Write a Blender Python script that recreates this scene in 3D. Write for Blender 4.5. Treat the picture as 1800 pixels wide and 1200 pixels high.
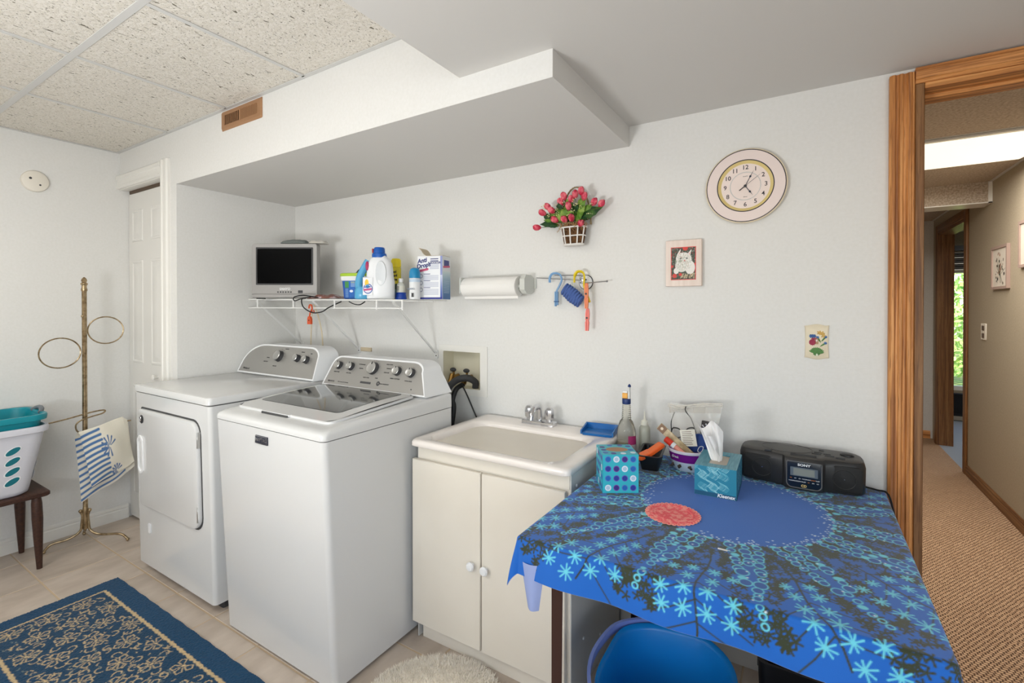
import bpy, bmesh, math, random
import numpy as np
from math import sin, cos, pi, radians, hypot, atan2, sqrt
from mathutils import Vector, Matrix
random.seed(7); np.random.seed(7)
S = bpy.context.scene; COL = S.collection
for o in list(bpy.data.objects): bpy.data.objects.remove(o)

# ------------------------------------------------------------- camera, world, exposure
cd = bpy.data.cameras.new('camera'); cam = bpy.data.objects.new('camera', cd); COL.objects.link(cam)
cam.location = (0, 0, 1.35); cam.rotation_euler = (radians(90-.38), 0, radians(31.7))
cd.sensor_width = 36; cd.lens = 36*837/1800; cd.shift_y = -54.4/1800; cd.clip_start = .02
S.camera = cam
w = bpy.data.worlds.new('world'); S.world = w; w.use_nodes = True
wn = w.node_tree.nodes; wl = w.node_tree.links; bgn = wn['Background']
sky = wn.new('ShaderNodeTexSky'); sky.sky_type = 'NISHITA'; sky.sun_elevation = radians(48); sky.sun_rotation = radians(200); sky.sun_disc = False
wl.new(sky.outputs[0], bgn.inputs[0]); bgn.inputs[1].default_value = .5
S.view_settings.view_transform = 'Standard'; S.view_settings.look = 'None'
S.view_settings.gamma = 1; S.view_settings.exposure = -0.04; S.view_settings.use_curve_mapping = False

def area(name, loc, rot, sx, sy, power, col=(1, 1, 1)):
    l = bpy.data.lights.new(name, 'AREA'); l.shape = 'RECTANGLE'; l.size = sx; l.size_y = sy; l.energy = power; l.color = col
    o = bpy.data.objects.new(name, l); COL.objects.link(o); o.location = loc; o.rotation_euler = rot; return o
LAUNDRY_Z = 2.305
area('lamp_of_front_fixture', (-2.42, -.235, LAUNDRY_Z), (0, 0, 0), 1.15, .55, 9, (.985, .99, .98))
area('added_fill_rear_ceiling', (-1.82, -1.455, LAUNDRY_Z), (0, 0, 0), 1.15, .55, 11, (.985, .99, .98))  # added frontal fill behind the camera, set as a second ceiling fixture
area('added_fill_rear_window', (.55, -2.12, 1.40), (radians(90), 0, 0), 1.6, 1.1, 8, (.92, .97, 1))  # soft frontal fill, added together with the rear window opening
area('added_fill_side_window', (1.40, -1.0, 1.40), (0, radians(90), 0), 1.1, 1.5, 17, (.92, .97, 1))  # fill from the right for the washer side, added with its window
def aim(o, t): o.rotation_euler = (Vector(t)-o.location).to_track_quat('-Z', 'Y').to_euler()
aim(area('added_fill_uplight', (-1.25, -.75, .98), (0, 0, 0), .50, .50, 37, (.965, .985, 1)), (-1.45, -.25, 2.0))  # added upward fill that brightens fascia, ceiling and soffit
area('lamp_of_hall_fixture', (.45, 3.64, 2.19), (0, 0, 0), 1.15, .58, 34, (1, .95, .87))
area('lamp_of_far_room', (2.0, 6.4, 2.15), (0, 0, 0), .6, .6, 14, (1, .97, .92))
sl = bpy.data.lights.new('sun', 'SUN'); sl.energy = 8; sl.angle = radians(1); so = bpy.data.objects.new('sun', sl); COL.objects.link(so)
so.rotation_euler = (radians(38), 0, radians(-25))

# ------------------------------------------------------------- materials
def lin(c):
    c = np.array(c, float)/255.; return np.where(c <= .04045, c/12.92, ((c+.055)/1.055)**2.4)
def rgba(c): return (*[float(v) for v in lin(c)], 1)
MATS = {}
def mat(name, col=(200, 200, 200), rough=.5, metal=0, bump=None, var=None, trans=0, ior=1.45, emit=None, es=1, coat=0, attr=False, alpha=1, sheen=0, rnd=0, spec=.5):
    """bump=(scale,strength,dist,stretch)   var=(colour2,scale,detail,stretch,lo,hi)"""
    if name in MATS: return MATS[name]
    m = bpy.data.materials.new(name); m.use_nodes = True; n = m.node_tree.nodes; l = m.node_tree.links
    b = n['Principled BSDF']; b.inputs['Base Color'].default_value = rgba(col); b.inputs['Roughness'].default_value = rough
    b.inputs['Metallic'].default_value = metal; b.inputs['IOR'].default_value = ior; b.inputs['Specular IOR Level'].default_value = spec
    b.inputs['Transmission Weight'].default_value = trans; b.inputs['Coat Weight'].default_value = coat; b.inputs['Coat Roughness'].default_value = .08
    b.inputs['Alpha'].default_value = alpha; b.inputs['Sheen Weight'].default_value = sheen
    if emit: b.inputs['Emission Color'].default_value = rgba(emit); b.inputs['Emission Strength'].default_value = es
    tc = n.new('ShaderNodeTexCoord'); cs = None
    def mp(st):
        q = n.new('ShaderNodeMapping'); q.inputs['Scale'].default_value = st; l.new(tc.outputs['Object'], q.inputs[0]); return q.outputs[0]
    if attr:
        a = n.new('ShaderNodeAttribute'); a.attribute_name = 'Col'; cs = a.outputs['Color']
    if var:
        c2, sc, det, st, lo, hi = var
        t = n.new('ShaderNodeTexNoise'); t.inputs['Scale'].default_value = sc; t.inputs['Detail'].default_value = det; l.new(mp(st), t.inputs['Vector'])
        r = n.new('ShaderNodeMapRange'); r.inputs['From Min'].default_value = lo; r.inputs['From Max'].default_value = hi; l.new(t.outputs[0], r.inputs[0])
        x = n.new('ShaderNodeMix'); x.data_type = 'RGBA'; l.new(r.outputs[0], x.inputs[0])
        if cs is not None: l.new(cs, x.inputs[6])
        else: x.inputs[6].default_value = rgba(col)
        x.inputs[7].default_value = rgba(c2); cs = x.outputs[2]
    if rnd:
        oi = n.new('ShaderNodeObjectInfo'); hs = n.new('ShaderNodeHueSaturation'); r = n.new('ShaderNodeMapRange')
        r.inputs['To Min'].default_value = 1-rnd; r.inputs['To Max'].default_value = 1+rnd; l.new(oi.outputs['Random'], r.inputs[0]); l.new(r.outputs[0], hs.inputs['Value'])
        if cs is not None: l.new(cs, hs.inputs['Color'])
        else: hs.inputs['Color'].default_value = rgba(col)
        cs = hs.outputs[0]
    if cs is not None: l.new(cs, b.inputs['Base Color'])
    if bump:
        sc, stg, dist, st = bump
        t = n.new('ShaderNodeTexNoise'); t.inputs['Scale'].default_value = sc; t.inputs['Detail'].default_value = 3; l.new(mp(st), t.inputs['Vector'])
        bp = n.new('ShaderNodeBump'); bp.inputs['Strength'].default_value = stg; bp.inputs['Distance'].default_value = dist
        l.new(t.outputs[0], bp.inputs['Height']); l.new(bp.outputs[0], b.inputs['Normal'])
    MATS[name] = m; return m
ONE = (1, 1, 1)
def wallmat(name, c, c2):
    m = mat(name, c, .62, var=(c2, 90, 4, (1, 1, 1), .35, .75)); n = m.node_tree.nodes; l = m.node_tree.links; b = n['Principled BSDF']
    tc = n.new('ShaderNodeTexCoord'); prev = None
    for st in ((3, 3, 160), (160, 160, 3)):
        q = n.new('ShaderNodeMapping'); q.inputs['Scale'].default_value = st; l.new(tc.outputs['Object'], q.inputs[0])
        t = n.new('ShaderNodeTexNoise'); t.inputs['Scale'].default_value = 2.2; t.inputs['Detail'].default_value = 1; l.new(q.outputs[0], t.inputs['Vector'])
        bp = n.new('ShaderNodeBump'); bp.inputs['Strength'].default_value = .16; bp.inputs['Distance'].default_value = .0010; l.new(t.outputs[0], bp.inputs['Height'])
        if prev: l.new(prev, bp.inputs['Normal'])
        prev = bp.outputs[0]
    l.new(prev, b.inputs['Normal']); return m
M_wall = wallmat('linen_wallpaper', (228, 227, 224), (224, 223, 219))
M_hallwall = wallmat('hall_wallpaper', (170, 158, 138), (160, 148, 128))
M_paint = mat('ceiling_paint', (214, 212, 208), .7, bump=(120, .05, .001, ONE))
M_trimw = mat('white_trim', (232, 230, 224), .35)
M_door = mat('door_paint', (226, 224, 219), .42, bump=(40, .05, .0006, (8, 8, 1)))
M_enamel = mat('white_enamel', (217, 217, 216), .2, coat=.35)
M_plw = mat('white_plastic', (236, 237, 238), .3)
M_silver = mat('silver_panel', (168, 166, 162), .38, metal=.55)
M_chrome = mat('chrome', (215, 215, 218), .12, metal=1)
M_knobface = mat('knob_face', (190, 190, 188), .28, metal=.9)
M_black = mat('black_plastic', (24, 24, 26), .4)
M_dgrey = mat('dark_grey', (62, 62, 64), .5)
M_cab = mat('cream_laminate', (232, 225, 212), .38, var=((224, 216, 202), 3, 3, ONE, .35, .75))
M_cabside = mat('cabinet_side', (206, 205, 200), .45)
M_basin = mat('basin_acrylic', (240, 232, 225), .18, coat=.4)
M_brass = mat('antique_brass', (180, 160, 128), .28, metal=.9, var=((128, 108, 80), 50, 3, ONE, .4, .7))
M_walnut = mat('walnut', (74, 46, 34), .4, var=((50, 30, 24), 12, 4, (1, 8, 8), .3, .7))
M_glassdark = mat('tinted_lid_glass', (62, 66, 66), .06, metal=.35, coat=1)
def oak(name, ax, dark=1.0):
    m = bpy.data.materials.new(name); m.use_nodes = True; n = m.node_tree.nodes; l = m.node_tree.links; b = n['Principled BSDF']
    tc = n.new('ShaderNodeTexCoord'); q = n.new('ShaderNodeMapping'); st = [40, 40, 40]; st[ax] = 1.0; q.inputs['Scale'].default_value = st; l.new(tc.outputs['Object'], q.inputs[0])
    t = n.new('ShaderNodeTexNoise'); t.inputs['Scale'].default_value = 2.1; t.inputs['Detail'].default_value = 5; t.inputs['Distortion'].default_value = .6; l.new(q.outputs[0], t.inputs[0])
    q2 = n.new('ShaderNodeMapping'); st = [200, 200, 200]; st[ax] = 7; q2.inputs['Scale'].default_value = st; l.new(tc.outputs['Object'], q2.inputs[0])
    t2 = n.new('ShaderNodeTexNoise'); t2.inputs['Scale'].default_value = 2; l.new(q2.outputs[0], t2.inputs[0])
    r = n.new('ShaderNodeValToRGB'); e = r.color_ramp.elements
    e[0].position = .34; e[0].color = rgba([int(v*dark) for v in (146, 90, 46)]); e[1].position = .62; e[1].color = rgba([int(v*dark) for v in (224, 160, 96)])
    k = e.new(.47); k.color = rgba([int(v*dark) for v in (190, 124, 64)])
    l.new(t.outputs[0], r.inputs[0])
    r2 = n.new('ShaderNodeMapRange'); r2.inputs['From Min'].default_value = .55; r2.inputs['From Max'].default_value = .66; r2.inputs['To Max'].default_value = .5; l.new(t2.outputs[0], r2.inputs[0])
    x = n.new('ShaderNodeMix'); x.data_type = 'RGBA'; x.inputs[7].default_value = rgba([int(v*dark) for v in (120, 70, 32)]); l.new(r2.outputs[0], x.inputs[0]); l.new(r.outputs[0], x.inputs[6])
    l.new(x.outputs[2], b.inputs['Base Color']); b.inputs['Roughness'].default_value = .5; return m
M_oakz = oak('oak_vertical', 2); M_oakx = oak('oak_horizontal', 0); M_oaky = oak('oak_lengthwise', 1, .6); M_oakd = oak('oak_dark_jamb', 2, .64)
def ceiling_tile_mat():
    m = bpy.data.materials.new('fissured_ceiling_tile'); m.use_nodes = True; n = m.node_tree.nodes; l = m.node_tree.links; b = n['Principled BSDF']
    tc = n.new('ShaderNodeTexCoord')
    def fis(st, sc, lo, hi, det=2, dis=1.2):
        q = n.new('ShaderNodeMapping'); q.inputs['Scale'].default_value = st; l.new(tc.outputs['Object'], q.inputs[0])
        t = n.new('ShaderNodeTexNoise'); t.inputs['Scale'].default_value = sc; t.inputs['Detail'].default_value = det; t.inputs['Distortion'].default_value = dis; l.new(q.outputs[0], t.inputs[0])
        r = n.new('ShaderNodeMapRange'); r.inputs['From Min'].default_value = lo; r.inputs['From Max'].default_value = hi; l.new(t.outputs[0], r.inputs[0]); return r.outputs[0]
    a = fis((1, .42, 1), 75, .665, .70); c = fis((1, .8, 1), 170, .67, .71, 1, .4); d = fis(ONE, 90, .4, .6, 3, 0)
    mx = n.new('ShaderNodeMath'); mx.operation = 'MAXIMUM'; l.new(a, mx.inputs[0]); l.new(c, mx.inputs[1])
    x = n.new('ShaderNodeMix'); x.data_type = 'RGBA'; x.inputs[6].default_value = rgba((226, 221, 212)); x.inputs[7].default_value = rgba((112, 106, 92)); l.new(mx.outputs[0], x.inputs[0])
    x2 = n.new('ShaderNodeMix'); x2.data_type = 'RGBA'; x2.blend_type = 'MULTIPLY'; x2.inputs[7].default_value = (.90, .89, .86, 1); l.new(d, x2.inputs[0]); l.new(x.outputs[2], x2.inputs[6])
    l.new(x2.outputs[2], b.inputs['Base Color']); b.inputs['Roughness'].default_value = .9
    sb = n.new('ShaderNodeMath'); sb.operation = 'SUBTRACT'; l.new(d, sb.inputs[0]); l.new(mx.outputs[0], sb.inputs[1])
    bp = n.new('ShaderNodeBump'); bp.inputs['Strength'].default_value = .5; bp.inputs['Distance'].default_value = .002; l.new(sb.outputs[0], bp.inputs['Height']); l.new(bp.outputs[0], b.inputs['Normal'])
    return m
M_ctile = ceiling_tile_mat()
M_tbar = mat('ceiling_grid_metal', (206, 205, 202), .5)
M_htile = mat('textured_hall_tile', (196, 182, 166), .85, bump=(70, .9, .006, (1, 1.5, 1)), var=((168, 152, 134), 85, 3, (1, 1.5, 1), .4, .6))
M_floortile = mat('beige_ceramic_tile', (206, 192, 178), .38, var=((184, 169, 154), 7, 5, (1.6, .7, 1), .35, .7), bump=(30, .08, .001, ONE), rnd=.05)
M_grout = mat('grout', (200, 178, 150), .9, bump=(300, .3, .001, ONE))

# ------------------------------------------------------------- object helpers
WM = {}
def wm(o): return WM.get(o.name, Matrix.Identity(4)) if o else Matrix.Identity(4)
def thing(name, label, cat, loc=(0, 0, 0), rz=0, group=None, rot=None):
    o = bpy.data.objects.new(name, None); COL.objects.link(o); o.empty_display_size = .05
    o.location = loc; o.rotation_euler = rot if rot else (0, 0, rz)
    o['label'] = label; o['category'] = cat
    if group: o['group'] = group
    WM[o.name] = Matrix.Translation(loc) @ (o.rotation_euler.to_matrix().to_4x4()); return o
def finish(me, name, m, parent=None, world=False, smooth=True, label=None, stuff=False, struct=False, auto=38):
    if world and parent: me.transform(wm(parent).inverted())
    if isinstance(m, (list, tuple)):
        for q in m: me.materials.append(q)
    else: me.materials.append(m)
    o = bpy.data.objects.new(name, me); COL.objects.link(o)
    if parent: o.parent = parent; WM[o.name] = wm(parent)
    if smooth:
        try: me.shade_smooth(); me.set_sharp_from_angle(angle=radians(auto))
        except Exception: pass
    if label: o['label'] = label
    if stuff: o['kind'] = 'stuff'
    if struct: o['kind'] = 'structure'
    return o
def part(name, bm, m, parent=None, world=False, smooth=True, label=None, stuff=False, struct=False, auto=38):
    bmesh.ops.recalc_face_normals(bm, faces=bm.faces)
    me = bpy.data.meshes.new(name); bm.to_mesh(me); bm.free()
    return finish(me, name, m, parent, world, smooth, label, stuff, struct, auto)
def tag(o, label, cat, group=None):
    o['label'] = label; o['category'] = cat
    if group: o['group'] = group
    return o
def B(): return bmesh.new()
def box(bm, x0, x1, y0, y1, z0, z1, bv=0, seg=2, M=None):
    vs = [bm.verts.new((x, y, z)) for z in (z0, z1) for y in (y0, y1) for x in (x0, x1)]
    f = [bm.faces.new([vs[i] for i in q]) for q in ((0, 2, 3, 1), (4, 5, 7, 6), (0, 1, 5, 4), (1, 3, 7, 5), (3, 2, 6, 7), (2, 0, 4, 6))]
    if bv > 0:
        es = list({e for q in f for e in q.edges})
        r = bmesh.ops.bevel(bm, geom=es, offset=bv, segments=seg, affect='EDGES', profile=.5)
        vs = list({v for v in r['verts']} | {v for v in vs if v.is_valid})
    if M is not None: bmesh.ops.transform(bm, matrix=M, verts=[v for v in vs if v.is_valid])
    return bm
def loft(bm, rings, cap0=True, cap1=True, closed=True):
    vr = [[bm.verts.new(p) for p in r] for r in rings]; n = len(vr[0])
    for a, b in zip(vr, vr[1:]):
        for i in range(n if closed else n-1):
            j = (i+1) % n
            bm.faces.new((a[i], a[j], b[j], b[i]))
    if cap0: bm.faces.new(list(reversed(vr[0])))
    if cap1: bm.faces.new(vr[-1])
    return bm
def rrect(x0, x1, y0, y1, r, n=5):
    """rounded rectangle, r number or 4 radii (x0y0,x1y0,x1y1,x0y1)"""
    rr = [r]*4 if not isinstance(r, (tuple, list)) else r
    out = []
    for (cx, cy, a0), q in zip(((x0+rr[0], y0+rr[0], 180), (x1-rr[1], y0+rr[1], 270), (x1-rr[2], y1-rr[2], 0), (x0+rr[3], y1-rr[3], 90)), rr):
        for k in range(n+1):
            a = radians(a0+90*k/n); out.append((cx+q*cos(a), cy+q*sin(a)))
    return out
def ell(cx, cy, rx, ry, n=32, a0=0): return [(cx+rx*cos(a0+2*pi*k/n), cy+ry*sin(a0+2*pi*k/n)) for k in range(n)]
def xy(ring, z): return [(a, b, z) for a, b in ring]
def xz(ring, y): return [(a, y, b) for a, b in ring]
def yz(ring, x): return [(x, a, b) for a, b in ring]
def lathe(bm, prof, n=24, c=(0, 0, 0), M=None, sx=1, sy=1):
    rings = [[(c[0]+r*sx*cos(2*pi*k/n), c[1]+r*sy*sin(2*pi*k/n), c[2]+z) for k in range(n)] for r, z in prof]
    if M is not None: rings = [[tuple(M @ Vector(p)) for p in r] for r in rings]
    return loft(bm, rings)
def catmull(pts, k=6, closed=False):
    P = [Vector(p) for p in pts]; out = []; n = len(P)
    for i in range(n if closed else n-1):
        if closed: a, b, c, d = P[i-1], P[i], P[(i+1) % n], P[(i+2) % n]
        else: a, b, c, d = P[max(i-1, 0)], P[i], P[i+1], P[min(i+2, n-1)]
        for j in range(k):
            t = j/k; out.append(.5*((2*b)+(c-a)*t+(2*a-5*b+4*c-d)*t*t+(3*b-a-3*c+d)*t**3))
    if not closed: out.append(P[-1])
    return out
def tube(bm, pts, r, n=8, closed=False, flat=1.0, caps=True):
    P = [Vector(p) for p in pts]; N = len(P); R = r if callable(r) else (lambda t: r)
    T = []
    for i in range(N):
        a = P[i-1] if (i > 0 or closed) else P[i]; b = P[(i+1) % N] if (i < N-1 or closed) else P[i]
        T.append((b-a).normalized())
    u = T[0].orthogonal().normalized(); rings = []
    for i in range(N):
        u = (u-T[i]*u.dot(T[i])).normalized(); v = T[i].cross(u); q = R(i/max(N-1, 1))
        rings.append([tuple(P[i]+u*q*cos(2*pi*k/n)+v*q*flat*sin(2*pi*k/n)) for k in range(n)])
    if closed: rings.append(rings[0]); return loft(bm, rings, False, False)
    return loft(bm, rings, caps, caps)
def ball(bm, c, r, n=12, sz=1, sx=1, sy=1):
    m = n//2; return lathe(bm, [(max(r*sin(pi*k/m), 1e-4*r), -r*sz*cos(pi*k/m)) for k in range(m+1)], n, c, sx=sx, sy=sy)
def text(s, name, size, M, m, parent=None, ext=.0004, align='CENTER', shear=0, world=True, bold=0, sx=1):
    cu = bpy.data.curves.new(name, 'FONT'); cu.body = s; cu.size = size; cu.extrude = ext; cu.align_x = align; cu.align_y = 'CENTER'; cu.shear = shear; cu.offset = bold; cu.resolution_u = 3
    o = bpy.data.objects.new('tmp', cu); COL.objects.link(o)
    dg = bpy.context.evaluated_depsgraph_get(); me = bpy.data.meshes.new_from_object(o.evaluated_get(dg)); bpy.data.objects.remove(o)
    me.materials.clear(); me.transform(M @ Matrix.Diagonal((sx, 1, 1, 1))); me.name = name
    return finish(me, name, m, parent, world, smooth=False)
def MW(loc, rx=90, ry=0, rz=0): return Matrix.Translation(loc) @ Matrix.Rotation(radians(rz), 4, 'Z') @ Matrix.Rotation(radians(ry), 4, 'Y') @ Matrix.Rotation(radians(rx), 4, 'X')

# ------------------------------------------------------------- painted colour grids (flat print)
class Canvas:
    def __init__(s, x0, x1, y0, y1, res, bg):
        s.x0, s.y0, s.res = x0, y0, res; s.W = int(round((x1-x0)/res))+1; s.H = int(round((y1-y0)/res))+1
        s.a = np.empty((s.H, s.W, 3)); s.a[:] = lin(bg)
        s.X, s.Y = np.meshgrid(x0+res*np.arange(s.W), y0+res*np.arange(s.H))
    def win(s, x0, x1, y0, y1):
        i0 = max(int((x0-s.x0)/s.res)-1, 0); i1 = min(int((x1-s.x0)/s.res)+3, s.W); j0 = max(int((y0-s.y0)/s.res)-1, 0); j1 = min(int((y1-s.y0)/s.res)+3, s.H)
        return (slice(j0, max(j1, j0)), slice(i0, max(i1, i0)))
    def blend(s, w, d, c, op=1):
        k = np.clip(.5-d/s.res, 0, 1)[..., None]*op; s.a[w] = s.a[w]*(1-k)+lin(c)*k
    def disc(s, x, y, r, c, ry=None, rot=0):
        ry = ry or r; q = max(r, ry); w = s.win(x-q, x+q, y-q, y+q); X = s.X[w]-x; Y = s.Y[w]-y
        if rot: X, Y = X*cos(rot)+Y*sin(rot), -X*sin(rot)+Y*cos(rot)
        s.blend(w, (np.hypot(X/r, Y/ry)-1)*min(r, ry), c)
    def ring(s, x, y, r, t, c, ry=None):
        ry = ry or r; q = max(r, ry)+t; w = s.win(x-q, x+q, y-q, y+q); s.blend(w, np.abs((np.hypot((s.X[w]-x)/r, (s.Y[w]-y)/ry)-1)*min(r, ry))-t/2, c)
    def seg(s, x0, y0, x1, y1, t, c, t1=None):
        t1 = t if t1 is None else t1; m = max(t, t1); w = s.win(min(x0, x1)-m, max(x0, x1)+m, min(y0, y1)-m, max(y0, y1)+m)
        dx, dy = x1-x0, y1-y0; L = dx*dx+dy*dy+1e-12; k = np.clip(((s.X[w]-x0)*dx+(s.Y[w]-y0)*dy)/L, 0, 1)
        s.blend(w, np.hypot(s.X[w]-x0-k*dx, s.Y[w]-y0-k*dy)-(t+(t1-t)*k)/2, c)
    def path(s, pts, t, c):
        for a, b in zip(pts, pts[1:]): s.seg(a[0], a[1], b[0], b[1], t, c)
    def rect(s, x0, x1, y0, y1, c):
        w = s.win(x0, x1, y0, y1); s.blend(w, np.maximum(np.maximum(x0-s.X[w], s.X[w]-x1), np.maximum(y0-s.Y[w], s.Y[w]-y1)), c)
    def star(s, x, y, R, n, t, c):
        a = random.random()*6
        for k in range(n):
            b = a+2*pi*k/n+random.uniform(-.12, .12); r = R*random.uniform(.8, 1.08); s.seg(x, y, x+r*cos(b), y+r*sin(b), t*.8, c, t)
def grid_mesh(name, cv, fn, m, parent=None, world=True, smooth=True, label=None, flip=False):
    """fn(X,Y)->P (H,W,3)"""
    P = fn(cv.X, cv.Y); H, W = cv.H, cv.W; me = bpy.data.meshes.new(name)
    idx = np.arange(H*W).reshape(H, W); q = np.stack([idx[:-1, :-1], idx[:-1, 1:], idx[1:, 1:], idx[1:, :-1]], -1).reshape(-1, 4)
    if flip: q = q[:, ::-1]
    me.vertices.add(H*W); me.vertices.foreach_set('co', P.reshape(-1).astype(np.float32))
    me.loops.add(q.size); me.loops.foreach_set('vertex_index', q.reshape(-1).astype(np.int32))
    me.polygons.add(len(q)); me.polygons.foreach_set('loop_start', np.arange(0, q.size, 4, dtype=np.int32)); 
    me.update(calc_edges=True)
    a = me.color_attributes.new('Col', 'FLOAT_COLOR', 'POINT'); c = np.ones((H*W, 4), np.float32); c[:, :3] = cv.a.reshape(-1, 3); a.data.foreach_set('color', c.reshape(-1))
    return finish(me, name, m, parent, world, smooth, label, auto=80)
def flat(o, ux, uy):
    o = np.array(o, float); ux = np.array(ux, float); uy = np.array(uy, float)
    return lambda X, Y: o+X[..., None]*ux+Y[..., None]*uy
M_print = mat('print_paper', attr=True, rough=.5)
M_printg = mat('print_gloss', attr=True, rough=.28)

# ============================================================= THE SETTING
XL, YF, YB, ZC, ZL = -3.72, 1.269, 1.989, 2.325, 2.118
T = .13
# floor with tiles
bm = B(); box(bm, XL-.1, 1.5, -2.3, 2.06, -.08, -.0015); floor = part('floor', bm, M_grout, struct=True, smooth=False)
tx, ty = .3327, .3085
bm = B(); box(bm, -tx/2+.0036, tx/2-.0036, -ty/2+.0036, ty/2-.0036, -.008, 0, .0012, 1); bmesh.ops.recalc_face_normals(bm, faces=bm.faces)
tm = bpy.data.meshes.new('tile'); bm.to_mesh(tm); bm.free(); tm.materials.append(M_floortile)
for i in range(-2, 14):
    for j in range(-9, 4):
        cx = -3.19+tx*(i+.5); cy = 1.075+ty*(j+.5)
        x0, x1, y0, y1 = cx-tx/2, cx+tx/2, cy-ty/2, cy+ty/2
        if x1 < XL+.03 or x0 > 1.45 or y0 > 1.97 or y1 < -2.2: continue
        if x0 < XL or y1 > YB+.01:
            bm = B(); box(bm, max(x0, XL)+.0028, x1-.0028, y0+.0028, min(y1, YB)-.0028, -.008, 0, .0012, 1); part('tile', bm, M_floortile, floor, smooth=False)
        else:
            o = bpy.data.objects.new('tile', tm); COL.objects.link(o); o.parent = floor; o.location = (cx, cy, 0)
# walls
bm = B(); box(bm, XL-T, XL, -2.3, 1.42, 0, 2.45); part('wall_left', bm, M_wall, struct=True, smooth=False)
def wall_xz(name, x0, x1, y0, y1, z0, z1, holes, m):
    bm = B(); xs = sorted({x0, x1, *[h[0] for h in holes], *[h[1] for h in holes]}); zs = sorted({z0, z1, *[h[2] for h in holes], *[h[3] for h in holes]})
    for a, b in zip(xs, xs[1:]):
        for c, d in zip(zs, zs[1:]):
            if any(h[0] <= a and b <= h[1] and h[2] <= c and d <= h[3] for h in holes): continue
            box(bm, a, b, y0, y1, c, d)
    bmesh.ops.remove_doubles(bm, verts=bm.verts, dist=1e-5)
    return part(name, bm, m, struct=True, smooth=False)
WBX0, WBX1, WBZ0, WBZ1 = -1.662, -1.417, .925, 1.118       # recessed washer box
wall_xz('wall_back', -2.965, 1.45, YB, YB+T, 0, 2.40, [(WBX0, WBX1, WBZ0, WBZ1), (.30, 1.45, 0, 2.062)], M_wall)
bm = B(); box(bm, -3.03, -2.965, YF+.001, YB+T, 0, 2.45); part('wall_alcove', bm, M_wall, struct=True, smooth=False)
bm = B(); box(bm, -1.6, 1.5, -2.3-T, -2.3, 0, 2.45)
wall_xz('wall_rear', XL-T, 1.5, -2.2-T, -2.2, 0, 2.45, [(-.3, 1.4, .85, 1.95)], M_wall); bm.free()
bm = B()
for y0, y1, z0, z1 in ((-2.33, -1.8, 0, 2.45), (-.2, YB+T, 0, 2.45), (-1.8, -.2, 0, .82), (-1.8, -.2, 1.98, 2.45)): box(bm, 1.45, 1.45+T, y0, y1, z0, z1)
part('wall_right', bm, M_wall, struct=True, smooth=False)
bm = B()
for y0, y1, z0, z1 in ((-1.8, -.2, .82, .87), (-1.8, -.2, 1.93, 1.98), (-1.8, -1.75, .87, 1.93), (-.25, -.2, .87, 1.93), (-1.025, -.975, .87, 1.93)): box(bm, 1.50, 1.55, y0, y1, z0, z1)
part('added_window_side', bm, M_trimw, struct=True, smooth=False)  # unseen window, added to carry the fill from the right
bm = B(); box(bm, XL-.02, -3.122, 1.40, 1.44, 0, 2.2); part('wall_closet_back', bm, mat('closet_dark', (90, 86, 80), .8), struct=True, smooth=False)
# fascia with the closet opening, soffit
wall_xz('wall_front_fascia', XL, -.6424, YF, YF+.045, 2.034, 2.45, [(XL, -3.122, 2.034, 2.13)], M_wall)
bm = B(); box(bm, -3.122, -2.9655, YF, YF+.045, 0, 2.034); part('wall_closet_side', bm, M_wall, struct=True, smooth=False)
bm = B(); box(bm, -2.9655, -.642, YF+.0006, YB, 2.0335, 2.45); part('soffit_underside', bm, M_paint, struct=True, smooth=False)
bm = B(); box(bm, -.99, 1.5, -2.2, YB, ZL, 2.45); part('ceiling_low', bm, M_paint, struct=True, smooth=False)
# suspended ceiling
bm = B(); box(bm, XL, -.99, -2.2, YF, ZC+.02, 2.45); ceil = part('ceiling', bm, M_dgrey, struct=True, smooth=False)
cx_ = [XL, -3.035, -2.425, -1.81, -1.20, -.99]; cy_ = [YF, .68, .07, -.54, -1.15, -1.76, -2.2]
lights = {(1, 1), (2, 1)}; lights = {(1, 2), (2, 2), (2, 4), (3, 4)}
for i, (a, b) in enumerate(zip(cx_, cx_[1:])):
    for j, (d, c) in enumerate(zip(cy_, cy_[1:])):
        if (i, j) in lights: continue
        bm = B(); box(bm, a+.006, b-.006, c+.006, d-.006, ZC+.004, ZC+.018, .001, 1); part('ceiling_tile', bm, M_ctile, ceil, smooth=False)
def tbar(x0, x1, y0, y1):
    bm = B(); box(bm, x0, x1, y0, y1, ZC, ZC+.0035, .0008, 1); part('ceiling_grid_bar', bm, M_tbar, ceil, smooth=False)
for y in cy_[1:-1]: tbar(XL, -.99, y-.0125, y+.0125)
for x in cx_[1:-1]:
    for d, c in zip(cy_, cy_[1:]): tbar(x-.010, x+.010, c+.0125, d-.0125)
tbar(XL, -.99, YF-.02, YF-.0005); tbar(XL+.0005, XL+.02, -2.2, YF-.021)
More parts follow.
